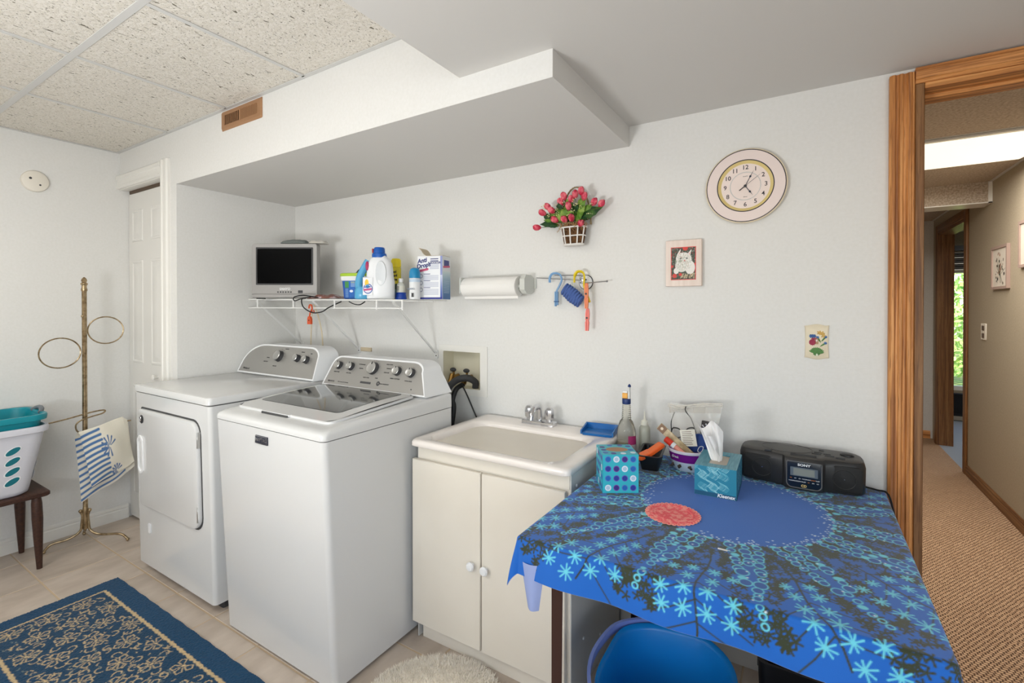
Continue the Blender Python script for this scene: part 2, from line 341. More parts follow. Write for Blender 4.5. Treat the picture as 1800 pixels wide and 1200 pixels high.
# door header, casing, track, leaf
bm = B()
prof = [(0, 0), (0, .012), (.006, .018), (.018, .018), (.022, .013), (.05, .013), (.056, .02), (.076, .02), (.084, .012), (.084, 0)]
rings = [[(-3.122+a, YF-b, z) for a, b in prof] for z in (0, 2.185)]
loft(bm, rings); part('trim_1', bm, M_trimw, struct=True, auto=20)
bm = B(); loft(bm, [[(x, YF-b, 2.098+a) for a, b in prof] for x in (XL-.004+.005, -3.122)]); box(bm, XL+.001, -3.122, YF, 1.39, 2.094, 2.128); part('trim_2', bm, M_trimw, struct=True, auto=20)
M_track = mat('bronze_track', (92, 72, 52), .4, metal=.6)
bm = B(); box(bm, XL+.02, -3.13, 1.315, 1.345, 2.074, 2.094); part('trim_3', bm, M_track, struct=True)
bm = B(); box(bm, XL+.003, -3.09, 1.318, 1.35, .012, 2.074, .002, 1); door = part('door_1', bm, M_door, struct=True)
for z0, z1 in ((1.765, 1.965), (1.0, 1.645), (.16, .86)):
    for x0, x1 in ((-3.665, -3.515), (-3.405, -3.25)):
        bm = B(); r0 = rrect(x0, x1, z0, z1, .002, 1)
        def ins(d): return rrect(x0+d, x1-d, z0+d, z1-d, .002, 1)
        loft(bm, [xz(ins(0), 1.318), xz(ins(.004), 1.3135), xz(ins(.012), 1.3135), xz(ins(.018), 1.3175), xz(ins(.022), 1.3175), xz(ins(.048), 1.3085)], False, True)
        part('door_panel', bm, M_door, door, auto=20)
bm = B(); lathe(bm, [(.007, 0), (.007, .012), (.014, .018), (.016, .026), (.010, .032), (.001, .033)], 16, M=MW((-3.32, 1.318, .93), 90)); part('door_knob', bm, M_trimw, door)
# baseboards
def baseboard(name, ring_fn, a, b, m): bm = B(); loft(bm, [ring_fn(a), ring_fn(b)]); part(name, bm, m, struct=True, auto=20)
bbp = [(0, 0), (.014, 0), (.014, .058), (.009, .064), (.012, .072), (.011, .082), (.003, .088), (0, .088)]
baseboard('baseboard_left', lambda y: [(XL+a, y, z) for a, z in bbp], -2.2, 1.306, M_trimw)
baseboard('baseboard_back', lambda x: [(x, YB-a, z) for a, z in bbp], -2.964, .228, M_trimw)
# washer box trim
wb = thing('washer_outlet_box', 'recessed cream washer supply box in the wall right of the washer', 'outlet box', (-1.54, YB, .9))
M_wbox = mat('cream_box', (232, 226, 204), .45)
bm = B(); ring_o = rrect(-1.69, -1.374, .892, 1.150, .003, 1); ring_i = rrect(WBX0+.001, WBX1-.001, WBZ0+.001, WBZ1-.001, .003, 1)
loft(bm, [xz(ring_i, YB-.004), xz(ring_o, YB-.0045), xz(ring_o, YB-.0005)], False, False); part('face_plate', bm, M_trimw, wb, True, auto=20)
bm = B(); loft(bm, [xz(ring_i, YB-.004), xz(ring_i, YB+.085)], False, True); part('recess', bm, M_wbox, wb, True, smooth=False)
M_valve = mat('valve_brass', (150, 118, 66), .3, metal=1)
for dx in (-1.625, -1.535):
    bm = B(); tube(bm, [(dx, YB+.08, .975), (dx, YB+.02, .975)], .013, 10); tube(bm, [(dx, YB+.03, .99), (dx, YB+.01, .945)], .014, 8); lathe(bm, [(.006, 0), (.006, .02), (.004, .025)], 8, (dx, YB+.04, .985)); part('valve', bm, M_valve, wb, True)
    bm = B(); ball(bm, (dx+.004, YB+.03, 1.014), .017, 10, .7, 1.25, .7); part('valve_handle', bm, M_dgrey, wb, True)
hs = tag(part('braided_hose', tube(B(), catmull([(-1.625, YB+.01, .945), (-1.615, YB-.04, .925), (-1.615, YB-.06, .86), (-1.64, YB-.10, .70), (-1.7, YB-.12, .45)], 6), .011, 8), mat('braid', (150, 150, 150), .35, metal=.8)), 'thin braided steel hose running down from the left valve behind the washer', 'hose')
hs = tag(part('drain_hose', tube(B(), catmull([(-1.475, YB+.035, .93), (-1.468, YB+.02, .962), (-1.495, YB-.02, .985), (-1.55, YB-.05, .965), (-1.59, YB-.08, .90), (-1.60, YB-.10, .82), (-1.62, YB-.12, .4)], 8), .018, 10), M_dgrey), 'thick dark grey drain hose arching out of the recessed box', 'hose')
hs = tag(part('supply_hose', tube(B(), catmull([(-1.535, YB+.01, .945), (-1.55, YB-.03, .925), (-1.556, YB-.055, .87), (-1.545, YB-.06, .82), (-1.56, YB-.09, .6), (-1.6, YB-.1, .3)], 6), .013, 10), M_black), 'black rubber hose hanging from the right valve of the recessed box', 'hose')
pc = tag(part('power_cord', tube(B(), catmull([(-1.535, YB-.008, .95), (-1.50, YB-.010, .90), (-1.455, YB-.010, .82), (-1.40, YB-.010, .72), (-1.36, YB-.012, .6)], 5), .0035, 6), M_black), 'thin black cord slanting from the recessed box down behind the sink', 'cord')

# doorway casing (oak)
bm = B()
pp = [(.229, .0), (.229, .020), (.236, .026), (.243, .026), (.246, .021), (.252, .021), (.255, .026), (.262, .026), (.266, .020), (.272, .020), (.276, .026), (.283, .026), (.287, .021), (.291, .021), (.2945, .014), (.2945, .0)]
loft(bm, [[(a, YB-b, z) for a, b in pp] for z in (0, 2.100)]); part('trim_4', bm, M_oakz, struct=True, auto=15)
bm = B(); box(bm, .2945, .318, YB-.016, YB+T+.016, 0, 2.062, .002, 1); part('trim_5', bm, M_oakd, struct=True)
bm = B(); hp = [(2.062, 0), (2.062, .018), (2.070, .018), (2.074, .024), (2.098, .026), (2.104, .020), (2.112, .020), (2.112, 0)]
loft(bm, [[(x, YB-b, a) for a, b in hp] for x in (.2945, 1.40)]); part('trim_6', bm, M_oakx, struct=True, auto=15)
bm = B(); box(bm, .318, 1.44, YB-.016, YB+T+.016, 2.043, 2.062, .002, 1); box(bm, .318, 1.44, YB+.045, YB+.085, 2.030, 2.043, .002, 1); part('trim_7', bm, M_oakx, struct=True)

# ---------------- hall
HZ = 2.235; HX = 1.11
def carpet_mat():
    m = bpy.data.materials.new('berber_carpet'); m.use_nodes = True; n = m.node_tree.nodes; l = m.node_tree.links; b = n['Principled BSDF']
    tc = n.new('ShaderNodeTexCoord'); q = n.new('ShaderNodeMapping'); q.inputs['Scale'].default_value = (46, 72, 1); l.new(tc.outputs['Object'], q.inputs[0])
    nz = n.new('ShaderNodeTexNoise'); nz.inputs['Scale'].default_value = 24; l.new(tc.outputs['Object'], nz.inputs[0])
    ad = n.new('ShaderNodeMix'); ad.data_type = 'RGBA'; ad.blend_type = 'LINEAR_LIGHT'; ad.inputs[0].default_value = .35; l.new(q.outputs[0], ad.inputs[6]); l.new(nz.outputs[1], ad.inputs[7])
    br = n.new('ShaderNodeTexBrick'); br.inputs['Scale'].default_value = 1; br.inputs['Brick Width'].default_value = .8; br.inputs['Row Height'].default_value = 1; br.inputs['Mortar Size'].default_value = .16; br.inputs['Mortar Smooth'].default_value = .9
    br.inputs['Color1'].default_value = rgba((212, 176, 142)); br.inputs['Color2'].default_value = rgba((190, 154, 122)); br.inputs['Mortar'].default_value = rgba((96, 68, 48))
    l.new(ad.outputs[2], br.inputs[0]); l.new(br.outputs[0], b.inputs['Base Color']); b.inputs['Roughness'].default_value = .95
    bp = n.new('ShaderNodeBump'); bp.invert = True; bp.inputs['Strength'].default_value = .8; bp.inputs['Distance'].default_value = .006; l.new(br.outputs['Fac'], bp.inputs['Height']); l.new(bp.outputs[0], b.inputs['Normal'])
    return m
M_carpet = carpet_mat()
bm = B(); box(bm, -.4, HX, 2.06, 6.42, -.06, .004); box(bm, HX, 1.45, 2.06, YB+T+.02, -.06, .004); part('floor_hall', bm, M_carpet, struct=True, smooth=False)
bm = B(); box(bm, HX, HX+.10, YB+T, 5.25, 0, 2.4); box(bm, HX, HX+.10, 5.25, 6.18, 2.075, 2.4); box(bm, HX, HX+.10, 6.18, 6.56, 0, 2.4); part('wall_hall_right', bm, M_hallwall, struct=True, smooth=False)
bm = B(); box(bm, -.5, HX, 6.42, 6.55, 0, 2.4); part('wall_hall_end', bm, wallmat('hall_end_paper', (205, 204, 202), (196, 195, 192)), struct=True, smooth=False)
bm = B(); box(bm, -.5, -.4, YB+T, 6.42, 0, 2.4); part('wall_hall_left', bm, M_hallwall, struct=True, smooth=False)
bm = B(); box(bm, -.4, HX, YB+T, 6.42, HZ+.014, 2.4); hc = part('ceiling_hall', bm, M_dgrey, struct=True, smooth=False)
for y0, y1 in ((YB+T, 2.69), (2.69, 3.30), (3.97, 4.62), (4.80, 5.6), (5.6, 6.42)):
    for x0, x1 in ((-.4, HX),) if y0 < 4 else ((-.4, .3), (.3, HX)):
        bm = B(); box(bm, x0+.002, x1-.002, y0+.002, y1-.002, HZ+.001, HZ+.013, .003, 1); part('ceiling_tile', bm, M_htile, hc, smooth=False)
for y in (2.69, 3.30, 3.97, 5.6): bm = B(); box(bm, -.4, HX, y-.008, y+.008, HZ-.001, HZ+.002); part('ceiling_grid_bar', bm, M_tbar, hc, smooth=False)
bm = B(); box(bm, HX-.018, HX-.0005, YB+T, 6.42, HZ-.003, HZ+.001); part('ceiling_grid_bar', bm, M_tbar, hc, smooth=False)
bm = B(); box(bm, -.4, HX, 4.62, 4.80, 2.092, HZ+.03); beam = part('trim_8', bm, M_htile, struct=True, smooth=False)
bm = B(); box(bm, HX-.022, HX-.001, 4.612, 4.62, 2.085, HZ); box(bm, -.4, HX, 4.612, 4.808, 2.085, 2.092); part('trim_9', bm, M_trimw, struct=True, smooth=False)
hf = thing('hall_ceiling_light', 'long glowing fluorescent panel in the hall ceiling beyond the doorway', 'ceiling light', (.45, 3.64, HZ-.01))
bm = B(); box(bm, -.16, 1.07, 3.31, 3.96, HZ-.012, HZ-.002); box(bm, -.13, 1.04, 3.335, 3.935, HZ-.013, HZ-.0115); part('frame', bm, M_trimw, hf, True, smooth=False)
bm = B()
for k in range(10):
    a0 = -1+2*k/10; a1 = a0+.2
    y0 = 3.635+.30*a0; y1 = 3.635+.30*a1; z0 = HZ-.014-.028*(1-a0*a0)**.5; z1 = HZ-.014-.028*max(1-a1*a1, 0)**.5
    v = [bm.verts.new(p) for p in ((-.13, y0, z0), (1.04, y0, z0), (1.04, y1, z1), (-.13, y1, z1))]; bm.faces.new(v)
for x in (-.13, 1.04):
    v = [bm.verts.new((x, 3.635+.30*(-1+2*k/10), HZ-.014-.028*max(1-(-1+2*k/10)**2, 0)**.5)) for k in range(11)]; bm.faces.new(v)
part('diffuser', bm, mat('lit_diffuser_hall', (255, 250, 235), .5, emit=(255, 246, 226), es=1.05), hf, True)
# casing of the far doorway in the hall right wall
bm = B(); box(bm, HX-.018, HX-.0005, 5.175, 5.25, 0, 2.15, .004, 2); part('trim_10', bm, M_oakd, struct=True)
bm = B(); box(bm, HX-.018, HX-.0005, 6.18, 6.25, 0, 2.15, .004, 2); part('trim_11', bm, M_oakd, struct=True)
bm = B(); box(bm, HX-.018, HX-.0005, 5.25, 6.18, 2.075, 2.15, .004, 2); part('trim_12', bm, M_oaky, struct=True)
bm = B(); box(bm, HX-.016, HX+.108, 6.16, 6.18, 0, 2.075); box(bm, HX-.005, HX+.108, 5.2505, 5.262, 0, 2.075); box(bm, HX-.005, HX+.108, 5.262, 6.16, 2.055, 2.075); part('trim_13', bm, M_oakd, struct=True, smooth=False)
ob = [(0, 0), (.015, 0), (.015, .05), (.010, .058), (.012, .066), (.006, .078), (0, .078)]
baseboard('baseboard_hall_right', lambda y: [(HX-a, y, z+.004) for a, z in ob], YB+T, 5.175, M_oaky)
baseboard('baseboard_hall_end', lambda x: [(x, 6.42-a, z+.004) for a, z in ob], -.4, HX-.02, M_oakx)
# far room
M_fc = mat('blue_grey_carpet', (150, 158, 170), .95, bump=(200, .5, .003, ONE))
bm = B(); box(bm, HX, 3.6, 3.8, 7.75, -.06, .003); part('floor_far_room', bm, M_fc, struct=True, smooth=False)
wall_xz('wall_far_room', HX+.10, 3.6, 7.62, 7.75, 0, 2.4, [(1.3, 3.1, .36, 1.80)], M_hallwall)
bm = B(); box(bm, 3.6, 3.7, 3.8, 7.75, 0, 2.4); box(bm, HX+.10, 3.6, 3.8, 3.9, 0, 2.4); box(bm, HX, HX+.10, 6.56, 7.75, 0, 2.4); part('wall_far_room_sides', bm, M_hallwall, struct=True, smooth=False)
bm = B(); box(bm, HX+.10, 3.6, 3.9, 7.62, 2.25, 2.4); part('ceiling_far_room', bm, M_htile, struct=True, smooth=False)
bm = B()
for x0, x1, z0, z1 in ((1.3, 3.1, .36, .41), (1.3, 3.1, 1.76, 1.80), (1.3, 1.34, .41, 1.76), (3.06, 3.1, .41, 1.76), (2.18, 2.22, .41, 1.76)): box(bm, x0, x1, 7.64, 7.70, z0, z1)
win = part('window_1', bm, M_trimw, struct=True, smooth=False)
M_clear = mat('window_glass', (255, 255, 255), .0, trans=1, ior=1.02, spec=.2)
for x0, x1 in ((1.34, 2.18), (2.22, 3.06)): bm = B(); box(bm, x0, x1, 7.668, 7.672, .41, 1.76); part('window_pane', bm, M_clear, win, smooth=False)
bl = thing('window_blind', 'dark raised slatted blind over the far room window', 'blind', (2.2, 7.6, 1.78))
bm = B(); box(bm, 1.28, 3.12, 7.56, 7.62, 2.02, 2.08); part('head_rail', bm, M_black, bl, True)
for k in range(9): bm = B(); box(bm, 1.29, 3.11, 7.565, 7.612, 1.79+k*.024, 1.801+k*.024); part('slat', bm, M_dgrey if k % 3 else M_trimw, bl, True)
hb = thing('baseboard_heater', 'dark baseboard heater under the far room window', 'heater', (2.2, 7.6, .02))
bm = B(); box(bm, 1.3, 3.3, 7.55, 7.62, .10, .33, .006, 1); part('cover', bm, M_black, hb, True)
bm = B(); box(bm, 1.3, 3.3, 7.56, 7.62, .01, .06, .003, 1); part('base_rail', bm, mat('heater_tan', (170, 160, 145), .5), hb, True)
bm = B(); box(bm, 1.32, 3.28, 7.575, 7.618, .06, .10); part('fins', bm, M_dgrey, hb, True)
# outside
bm = B(); box(bm, -3, 14, 7.9, 30, -.5, -.15); part('ground_lawn', bm, mat('lawn', (120, 138, 66), .95, var=((178, 160, 100), 2, 4, ONE, .45, .65)), struct=True, smooth=False)
M_leafg = mat('leaf_green', (140, 190, 84), .6, var=((206, 228, 130), 1.6, 2, ONE, .35, .65), trans=0)
def bush(x, y, z, rx, rz, n, name, label):
    t = thing(name, label, 'shrub', (x, y, -.15), 0, None)
    V = []; F = []
    for i in range(n):
        a = random.random()*2*pi; b = math.acos(random.uniform(-1, 1)); r = random.uniform(.72, 1.0)
        c = Vector((x+rx*r*sin(b)*cos(a), y+rx*r*sin(b)*sin(a), z+rz*r*cos(b)))
        d = Vector((random.gauss(0, 1), random.gauss(0, 1), random.gauss(0, 1))).normalized(); e = d.orthogonal().normalized(); s = random.uniform(.05, .10)
        k = len(V); V += [c-d*s, c+e*s*.5, c+d*s, c-e*s*.5]; F.append((k, k+1, k+2, k+3))
    me = bpy.data.meshes.new('foliage'); me.from_pydata([tuple(v) for v in V], [], F); o = finish(me, 'foliage', M_leafg, t, True, smooth=False, stuff=True)
    part('stem', tube(B(), [(x, y, -.2), (x, y, z)], .07, 8), M_walnut, t, True)
bush(2.6, 11.6, 1.3, 1.3, 1.25, 2600, 'leafy_shrub', 'bright green leafy shrub outside the far window, nearer the house')
bush(4.6, 16.5, 2.3, 2.4, 2.2, 3200, 'leafy_tree', 'taller light green tree behind the shrub outside the far window')
bush(-1.2, 15.0, 1.9, 2.0, 2.0, 2400, 'leafy_tree', 'green tree left of the shrub outside the far window')
tag(part('flower_bed_edge', box(B(), 1.2, 4.2, 9.9, 10.15, -.2, .02, .02, 2), mat('reddish_stone', (168, 120, 100), .8, bump=(9, 1, .05, ONE))), 'low reddish stone bed edge on the lawn outside the far window', 'edging')

# rear window added for frontal fill (behind the camera), then the ceiling fixtures
bm = B()
for x0, x1, z0, z1 in ((-.3, 1.4, .85, .90), (-.3, 1.4, 1.90, 1.95), (-.3, -.25, .90, 1.90), (1.35, 1.4, .90, 1.90), (.525, .575, .90, 1.90)): box(bm, x0, x1, -2.27, -2.22, z0, z1)
part('added_window_rear', bm, M_trimw, struct=True, smooth=False)
for nm, x0, x1, y0, y1, lb in (('ceiling_light', -3.025, -1.82, -.53, .06, 'fluorescent troffer in the tile ceiling above the rug'), ('ceiling_light', -2.415, -1.21, -1.75, -1.16, 'added fill troffer in the tile ceiling near the rear wall')):  # the one near the rear wall is added as fill
    t = thing(nm, lb, 'ceiling light', ((x0+x1)/2, (y0+y1)/2, ZC))
    bm = B(); ro = rrect(x0, x1, y0, y1, .004, 1); ri = rrect(x0+.025, x1-.025, y0+.025, y1-.025, .004, 1); loft(bm, [xy(ri, ZC+.004), xy(ri, ZC-.002), xy(ro, ZC-.002), xy(ro, ZC+.006)], False, False); part('frame', bm, M_trimw, t, True, smooth=False)
    bm = B(); box(bm, x0+.025, x1-.025, y0+.025, y1-.025, ZC, ZC+.003); part('diffuser', bm, mat('lit_diffuser', (255, 252, 244), .5, emit=(255, 250, 238), es=1.6), t, True, smooth=False)

ul = thing('added_fill_uplighter', 'white floor uplighter added as bounce fill behind the camera, its bowl tilted towards the soffit', 'lamp', (-1.25, -.75, 0))  # unseen lamp body added around the upward fill light
_M = Matrix.Translation((-1.25, -.75, .98)) @ (Vector((-1.45, -.25, 2.0))-Vector((-1.25, -.75, .98))).to_track_quat('Z', 'Y').to_matrix().to_4x4()
bm = B(); loft(bm, [[tuple(_M @ Vector((r*cos(2*pi*k/32), r*sin(2*pi*k/32), z))) for k in range(32)] for r, z in ((.05, -.14), (.20, -.09), (.37, -.015), (.38, -.012), (.36, -.02), (.18, -.08), (.04, -.12))]); part('bowl', bm, M_plw, ul, True)
bm = B(); tube(bm, [(-1.25, -.80, .02), (-1.25, -.80, .88)], .014, 12); part('pole', bm, M_dgrey, ul, True)
bm = B(); lathe(bm, [(.15, 0), (.15, .015), (.02, .025)], 28, (-1.25, -.80, 0)); part('base', bm, M_dgrey, ul, True)

# ============================================================= VENT, DETECTOR
v = thing('wall_vent', 'tan louvred air register high on the white fascia', 'vent', (-2.31, YF, 2.29))
M_tan = mat('tan_metal', (170, 128, 92), .45, metal=.2)
vx0, vx1, vz0, vz1 = -2.485, -2.135, 2.226, 2.322
bm = B(); ro = rrect(vx0, vx1, vz0, vz1, .004, 1); rm = rrect(vx0+.008, vx1-.008, vz0+.008, vz1-.008, .004, 1); ri = rrect(vx0+.032, vx1-.032, vz0+.024, vz1-.024, .002, 1)
loft(bm, [xz(ro, YF-.0005), xz(rm, YF-.008), xz(ri, YF-.008), xz(ri, YF-.002)], False, False); part('frame', bm, M_tan, v, True, auto=15)
bm = B(); box(bm, vx0+.03, vx1-.03, YF-.003, YF-.001, vz0+.022, vz1-.022); part('backing', bm, M_black, v, True)
bm = B(); box(bm, -2.314, -2.306, YF-.010, YF-.002, vz0+.02, vz1-.02); part('divider', bm, M_tan, v, True)
for k in range(22):
    x = vx0+.040+k*.01285
    bm = B(); box(bm, -.0012, .0012, -.004, .004, vz0+.023, vz1-.023, M=MW((x, YF-.0065, 0), 0, 0, 35 if k < 11 else -20)); part('louvre', bm, M_tan, v, True, smooth=False)
d = thing('smoke_detector', 'round cream detector on the left wall above the brass stand', 'detector', (XL, .878, 2.063))
M_cream = mat('cream_plastic', (232, 226, 214), .45)
R_x = Matrix.Translation((XL, .878, 2.063)) @ Matrix.Rotation(radians(90), 4, 'Y')
bm = B(); lathe(bm, [(.060, 0.0005), (.060, .008), (.056, .016), (.045, .021), (.001, .023)], 40, M=R_x); part('housing', bm, M_cream, d, True)
bm = B(); lathe(bm, [(.0065, .019), (.0065, .0225), (.001, .023)], 12, (-.012, -.022, 0), M=R_x); part('sensor', bm, M_dgrey, d, True)
bm = B(); lathe(bm, [(.005, .019), (.005, .0225), (.001, .023)], 12, (.020, .018, 0), M=R_x); part('sensor', bm, M_dgrey, d, True)
#@@PART2@@
# ============================================================= DRYER
dr = thing('clothes_dryer', 'white front-loading dryer with a round-arched grey control panel, left of the washer', 'dryer', (-2.58, 1.40, 0))
M_seam = mat('seam_dark', (70, 70, 70), .6)
bm = B(); loft(bm, [xy(rrect(-2.935, -2.190, 1.078, 1.75, .018), .045), xy(rrect(-2.955, -2.212, 1.069, 1.75, .018), .915)]); part('cabinet', bm, M_enamel, dr, True)
bm = B(); loft(bm, [xy(rrect(-2.950, -2.218, 1.075, 1.745, .018), .912), xy(rrect(-2.950, -2.218, 1.075, 1.745, .018), .922)]); part('seam', bm, M_seam, dr, True)
bm = B(); loft(bm, [xy(rrect(-2.957+a, -2.209-a, 1.063+a, 1.752, .02), z) for a, z in ((.002, .9195), (0, .922), (0, .944), (.0035, .9515), (.012, .955))]); part('top_panel', bm, M_enamel, dr, True)
bm = B(); loft(bm, [xy(rrect(-2.90, -2.22, 1.13, 1.70, .01), 0.0), xy(rrect(-2.90, -2.22, 1.13, 1.70, .01), .05)]); part('plinth', bm, M_dgrey, dr, True)
def dfront(x, z, d=0): return (x-.021*(1-(z-.045)/.87)*-1*1.0, 1.078-.009*(z-.045)/.87-d, z)
def dr_ring(x0, x1, z0, z1, r, d, inset=0): return [dfront(a, b, d) for a, b in rrect(x0+inset, x1-inset, z0+inset, z1-inset, [max(q-inset, .003) for q in r])]
DR = (.02, .06, .06, .02)
bm = B(); loft(bm, [dr_ring(-2.886, -2.29, .352, .842, DR, d, i) for d, i in ((-.001, -.004), (.0015, -.004))]); part('door_gasket', bm, M_seam, dr, True)
bm = B(); loft(bm, [dr_ring(-2.882, -2.294, .356, .838, DR, d, i) for d, i in ((0, 0), (.012, 0), (.0165, .003), (.018, .009))]); dd = part('door', bm, M_enamel, dr, True)
bm = B(); hx0, hx1, hz0, hz1 = -2.882, -2.832, .52, .70
def oct_(i, d): return [dfront(a, b, d) for a, b in rrect(hx0+i, hx1-i, hz0+i, hz1-i, .02, 1)]
loft(bm, [oct_(-.006, .017), oct_(-.004, .0225), oct_(.004, .0225), oct_(.008, .004)], False, True); part('door_handle', bm, M_plw, dd, True)
for z in (.775, .445):
    bm = B(); box(bm, -2.293, -2.286, 1.055, 1.076, z-.05, z+.02, .001, 1); part('hinge', bm, M_knobface, dd, True)
bm = B(); lathe(bm, [(.021, 0), (.021, .003), (.018, .0045), (.001, .005)], 24, M=MW((-2.833, 1.0535, .79), 90)); bdg = part('badge', bm, mat('badge_dark', (60, 60, 62), .35, metal=.4), dd, True)
bm = B(); tube(bm, catmull([(-2.843, 1.047, .80), (-2.833, 1.047, .804), (-2.827, 1.047, .797), (-2.838, 1.047, .788), (-2.828, 1.047, .782), (-2.822, 1.047, .79)], 4), .0022, 6); part('emblem', bm, M_chrome, bdg, True)
bm = B(); loft(bm, [[dfront(a, b, d) for a, b in rrect(-2.835, -2.812, .215, .262, .003, 1)] for d in (.0, .004)]); part('pull_tab', bm, M_plw, dr, True)
# console
def arc_outline(x0, x1, h, rl, rr, rlz, rrz, n=10, sl=.0, srr=.0):
    o = [(x0, 0)]
    o += [(x0+sl+rl*(1-cos(pi/2*k/n)), h-rlz+rlz*sin(pi/2*k/n)) for k in range(n+1)]
    o += [(x1-srr-rr+rr*sin(pi/2*k/n), h-rrz+rrz*cos(pi/2*k/n)) for k in range(n+1)]
    o += [(x1, 0)]; return o
def console(root, outl, y0, y1, yb, z0, h, depth_off=0):
    def P(a, s, d): # d = proud distance
        t = s/h; return (a, y0+(y1-y0)*t-d*.82, z0+s+d*.5)
    c = Vector((sum(a for a, b in outl)/len(outl), 0, h*.45))
    def sc(k, dz=0): return [(c.x+(a-c.x)*k[0], (c.z+(b-c.z)*k[1])) for a, b in outl]
    back = [(a, yb, z0+b) for a, b in outl]
    bm = B(); loft(bm, [back, [P(a, b, 0) for a, b in outl], [P(a, b, .006) for a, b in sc((.994, .975))], [P(a, b, .006) for a, b in sc((.972, .90))], [P(a, b, .003) for a, b in sc((.970, .89))]])
    part('control_console', bm, M_plw, root, True, auto=50)
    bm = B(); loft(bm, [[P(a, b, 0) for a, b in sc((.968, .885))], [P(a, b, .0045) for a, b in sc((.968, .885))]]); pn = part('control_panel', bm, M_silver, root, True, auto=30)
    return P, pn
dout = arc_outline(-2.952, -2.215, .172, .19, .085, .125, .06, srr=.02, sl=.008)
P, pn = console(dr, dout, 1.59, 1.665, 1.765, .957, .172)
def knob(root, P, x, s, r, L, tilt, indicator=True):
    p = Vector(P(x, s, .005)); M = Matrix.Translation(p) @ Matrix.Rotation(radians(90-tilt), 4, 'X')
    bm = B(); lathe(bm, [(r*1.06, 0), (r*1.0, L*.15), (r*.94, L*.92), (r*.80, L)], 28, M=M); k = part('knob', bm, M_dgrey, root, True)
    bm = B(); lathe(bm, [(r*.93, L*.90), (r*.93, L*1.0), (r*.84, L*1.08), (r*.70, L*1.04), (r*.3, L*1.03), (.0005, L*1.03)], 28, M=M); part('knob_face', bm, M_knobface, k, True)
    if indicator:
        bm = B(); box(bm, -r*.07, r*.07, r*.55, r*.92, L*1.04, L*1.12, M=M); part('pointer', bm, M_black, k, True, smooth=False)
    return k
M_ink = mat('panel_ink', (70, 70, 72), .5)
def tick_ring(P, x, s, r0, r1, n, a0, a1, root):
    bm = B(); p = Vector(P(x, s, .0052)); M = Matrix.Translation(p) @ Matrix.Rotation(radians(90-24), 4, 'X')
    for k in range(n):
        a = radians(a0+(a1-a0)*k/(n-1)); box(bm, r0, r1, -.0006, .0006, 0, .0004, M=M @ Matrix.Rotation(a, 4, 'Z'))
    part('dial_ticks', bm, M_ink, root, True, smooth=False)
def ptext(P, s_, x, s, size, root, name='lettering', align='CENTER'):
    text(s_, name, size, Matrix.Translation(P(x, s, .0052)) @ Matrix.Rotation(radians(90-24), 4, 'X'), M_ink, root, align=align)
for x, s, r in ((-2.585, .108, .031), (-2.412, .105, .0205), (-2.330, .101, .0205)): knob(dr, P, x, s, r, .024, 24, False); tick_ring(P, x, s, r*1.25, r*1.45, 9, -30, 210, pn)
ptext(P, 'Whirlpool', -2.868, .026, .016, pn)
for x, s, q in ((-2.69, .096, 'NORMAL'), (-2.70, .074, 'HEAVY DUTY'), (-2.60, .054, 'TIMED DRY'), (-2.54, .150, 'MORE DRY'), (-2.385, .140, 'WRINKLE'), (-2.31, .135, 'TEMP')): ptext(P, q, x, s, .007, pn)

# ============================================================= WASHER
wa = thing('washing_machine', 'white top-loading washer with a tinted glass lid and five silver knobs', 'washer', (-1.735, 1.4, 0))
bm = B(); loft(bm, [xy(rrect(-2.080, -1.388, 1.075, 1.73, .022), .014), xy(rrect(-2.093, -1.392, 1.036, 1.735, .022), .888)]); part('cabinet', bm, M_enamel, wa, True)
bm = B(); loft(bm, [xy(rrect(-2.088, -1.397, 1.041, 1.73, .02), .886), xy(rrect(-2.088, -1.397, 1.041, 1.73, .02), .893)]); part('seam', bm, M_seam, wa, True)
for x in (-2.03, -1.44):
    for y in (1.12, 1.69): bm = B(); lathe(bm, [(.02, 0), (.02, .008), (.008, .008), (.008, .02)], 12, (x, y, 0)); part('foot', bm, M_black, wa, True)
def zt(y): t = min(max((y-1.05)/.50, 0), 1); return .922+.036*(1-(1-t)**1.8)
bm = B(); R0 = rrect(-2.094, -1.391, 1.034, 1.737, .024, 6)
def deckring(i, dz): return [(a, b, (zt(b)+dz)) for a, b in rrect(-2.094+i, -1.391-i, 1.034+i, 1.737-i*.3, max(.024, .024+i*.2), 6)]
loft(bm, [xy(R0, .891), xy(R0, .900)]+[deckring(i, dz) for i, dz in ((.001, -.014), (.006, -.007), (.016, -.002), (.030, 0), (.2, 0))]); part('top_deck', bm, M_enamel, wa, True, auto=60)
def lidpt(a, b, dz): return (a, b, zt(b)+dz)
def lidgrid(x0, x1, y0, y1, r, d0, d1, ny=10):
    """thin slab following the deck; outline rounded"""
    bm = B(); rings = []
    def rr(i, dz):
        o = []
        base = rrect(x0+i, x1-i, y0+i, y1-i, r, 5)
        for a, b in base: o.append(lidpt(a, b, dz))
        return o
    loft(bm, [rr(0, d0), rr(0, d1-.002), rr(.003, d1)], True, False)
    # top surface in strips
    ys = np.linspace(y0+.003, y1-.003, ny+1)
    import bisect
    def xspan(y):
        for (yy, sgn) in ((y0+.003+r, -1), (y1-.003-r, 1)):
            t = (yy-y) if sgn < 0 else (y-yy)
            if t > 0: q = r-sqrt(max(r*r-t*t, 0)); return x0+.003+q, x1-.003-q
        return x0+.003, x1-.003
    P_ = [[lidpt(x, y, d1) for x in np.linspace(*xspan(y), 9)] for y in ys]
    V = [[bm.verts.new(p) for p in r_] for r_ in P_]
    for a, b in zip(V, V[1:]):
        for k in range(8): bm.faces.new((a[k], a[k+1], b[k+1], b[k]))
    return bm
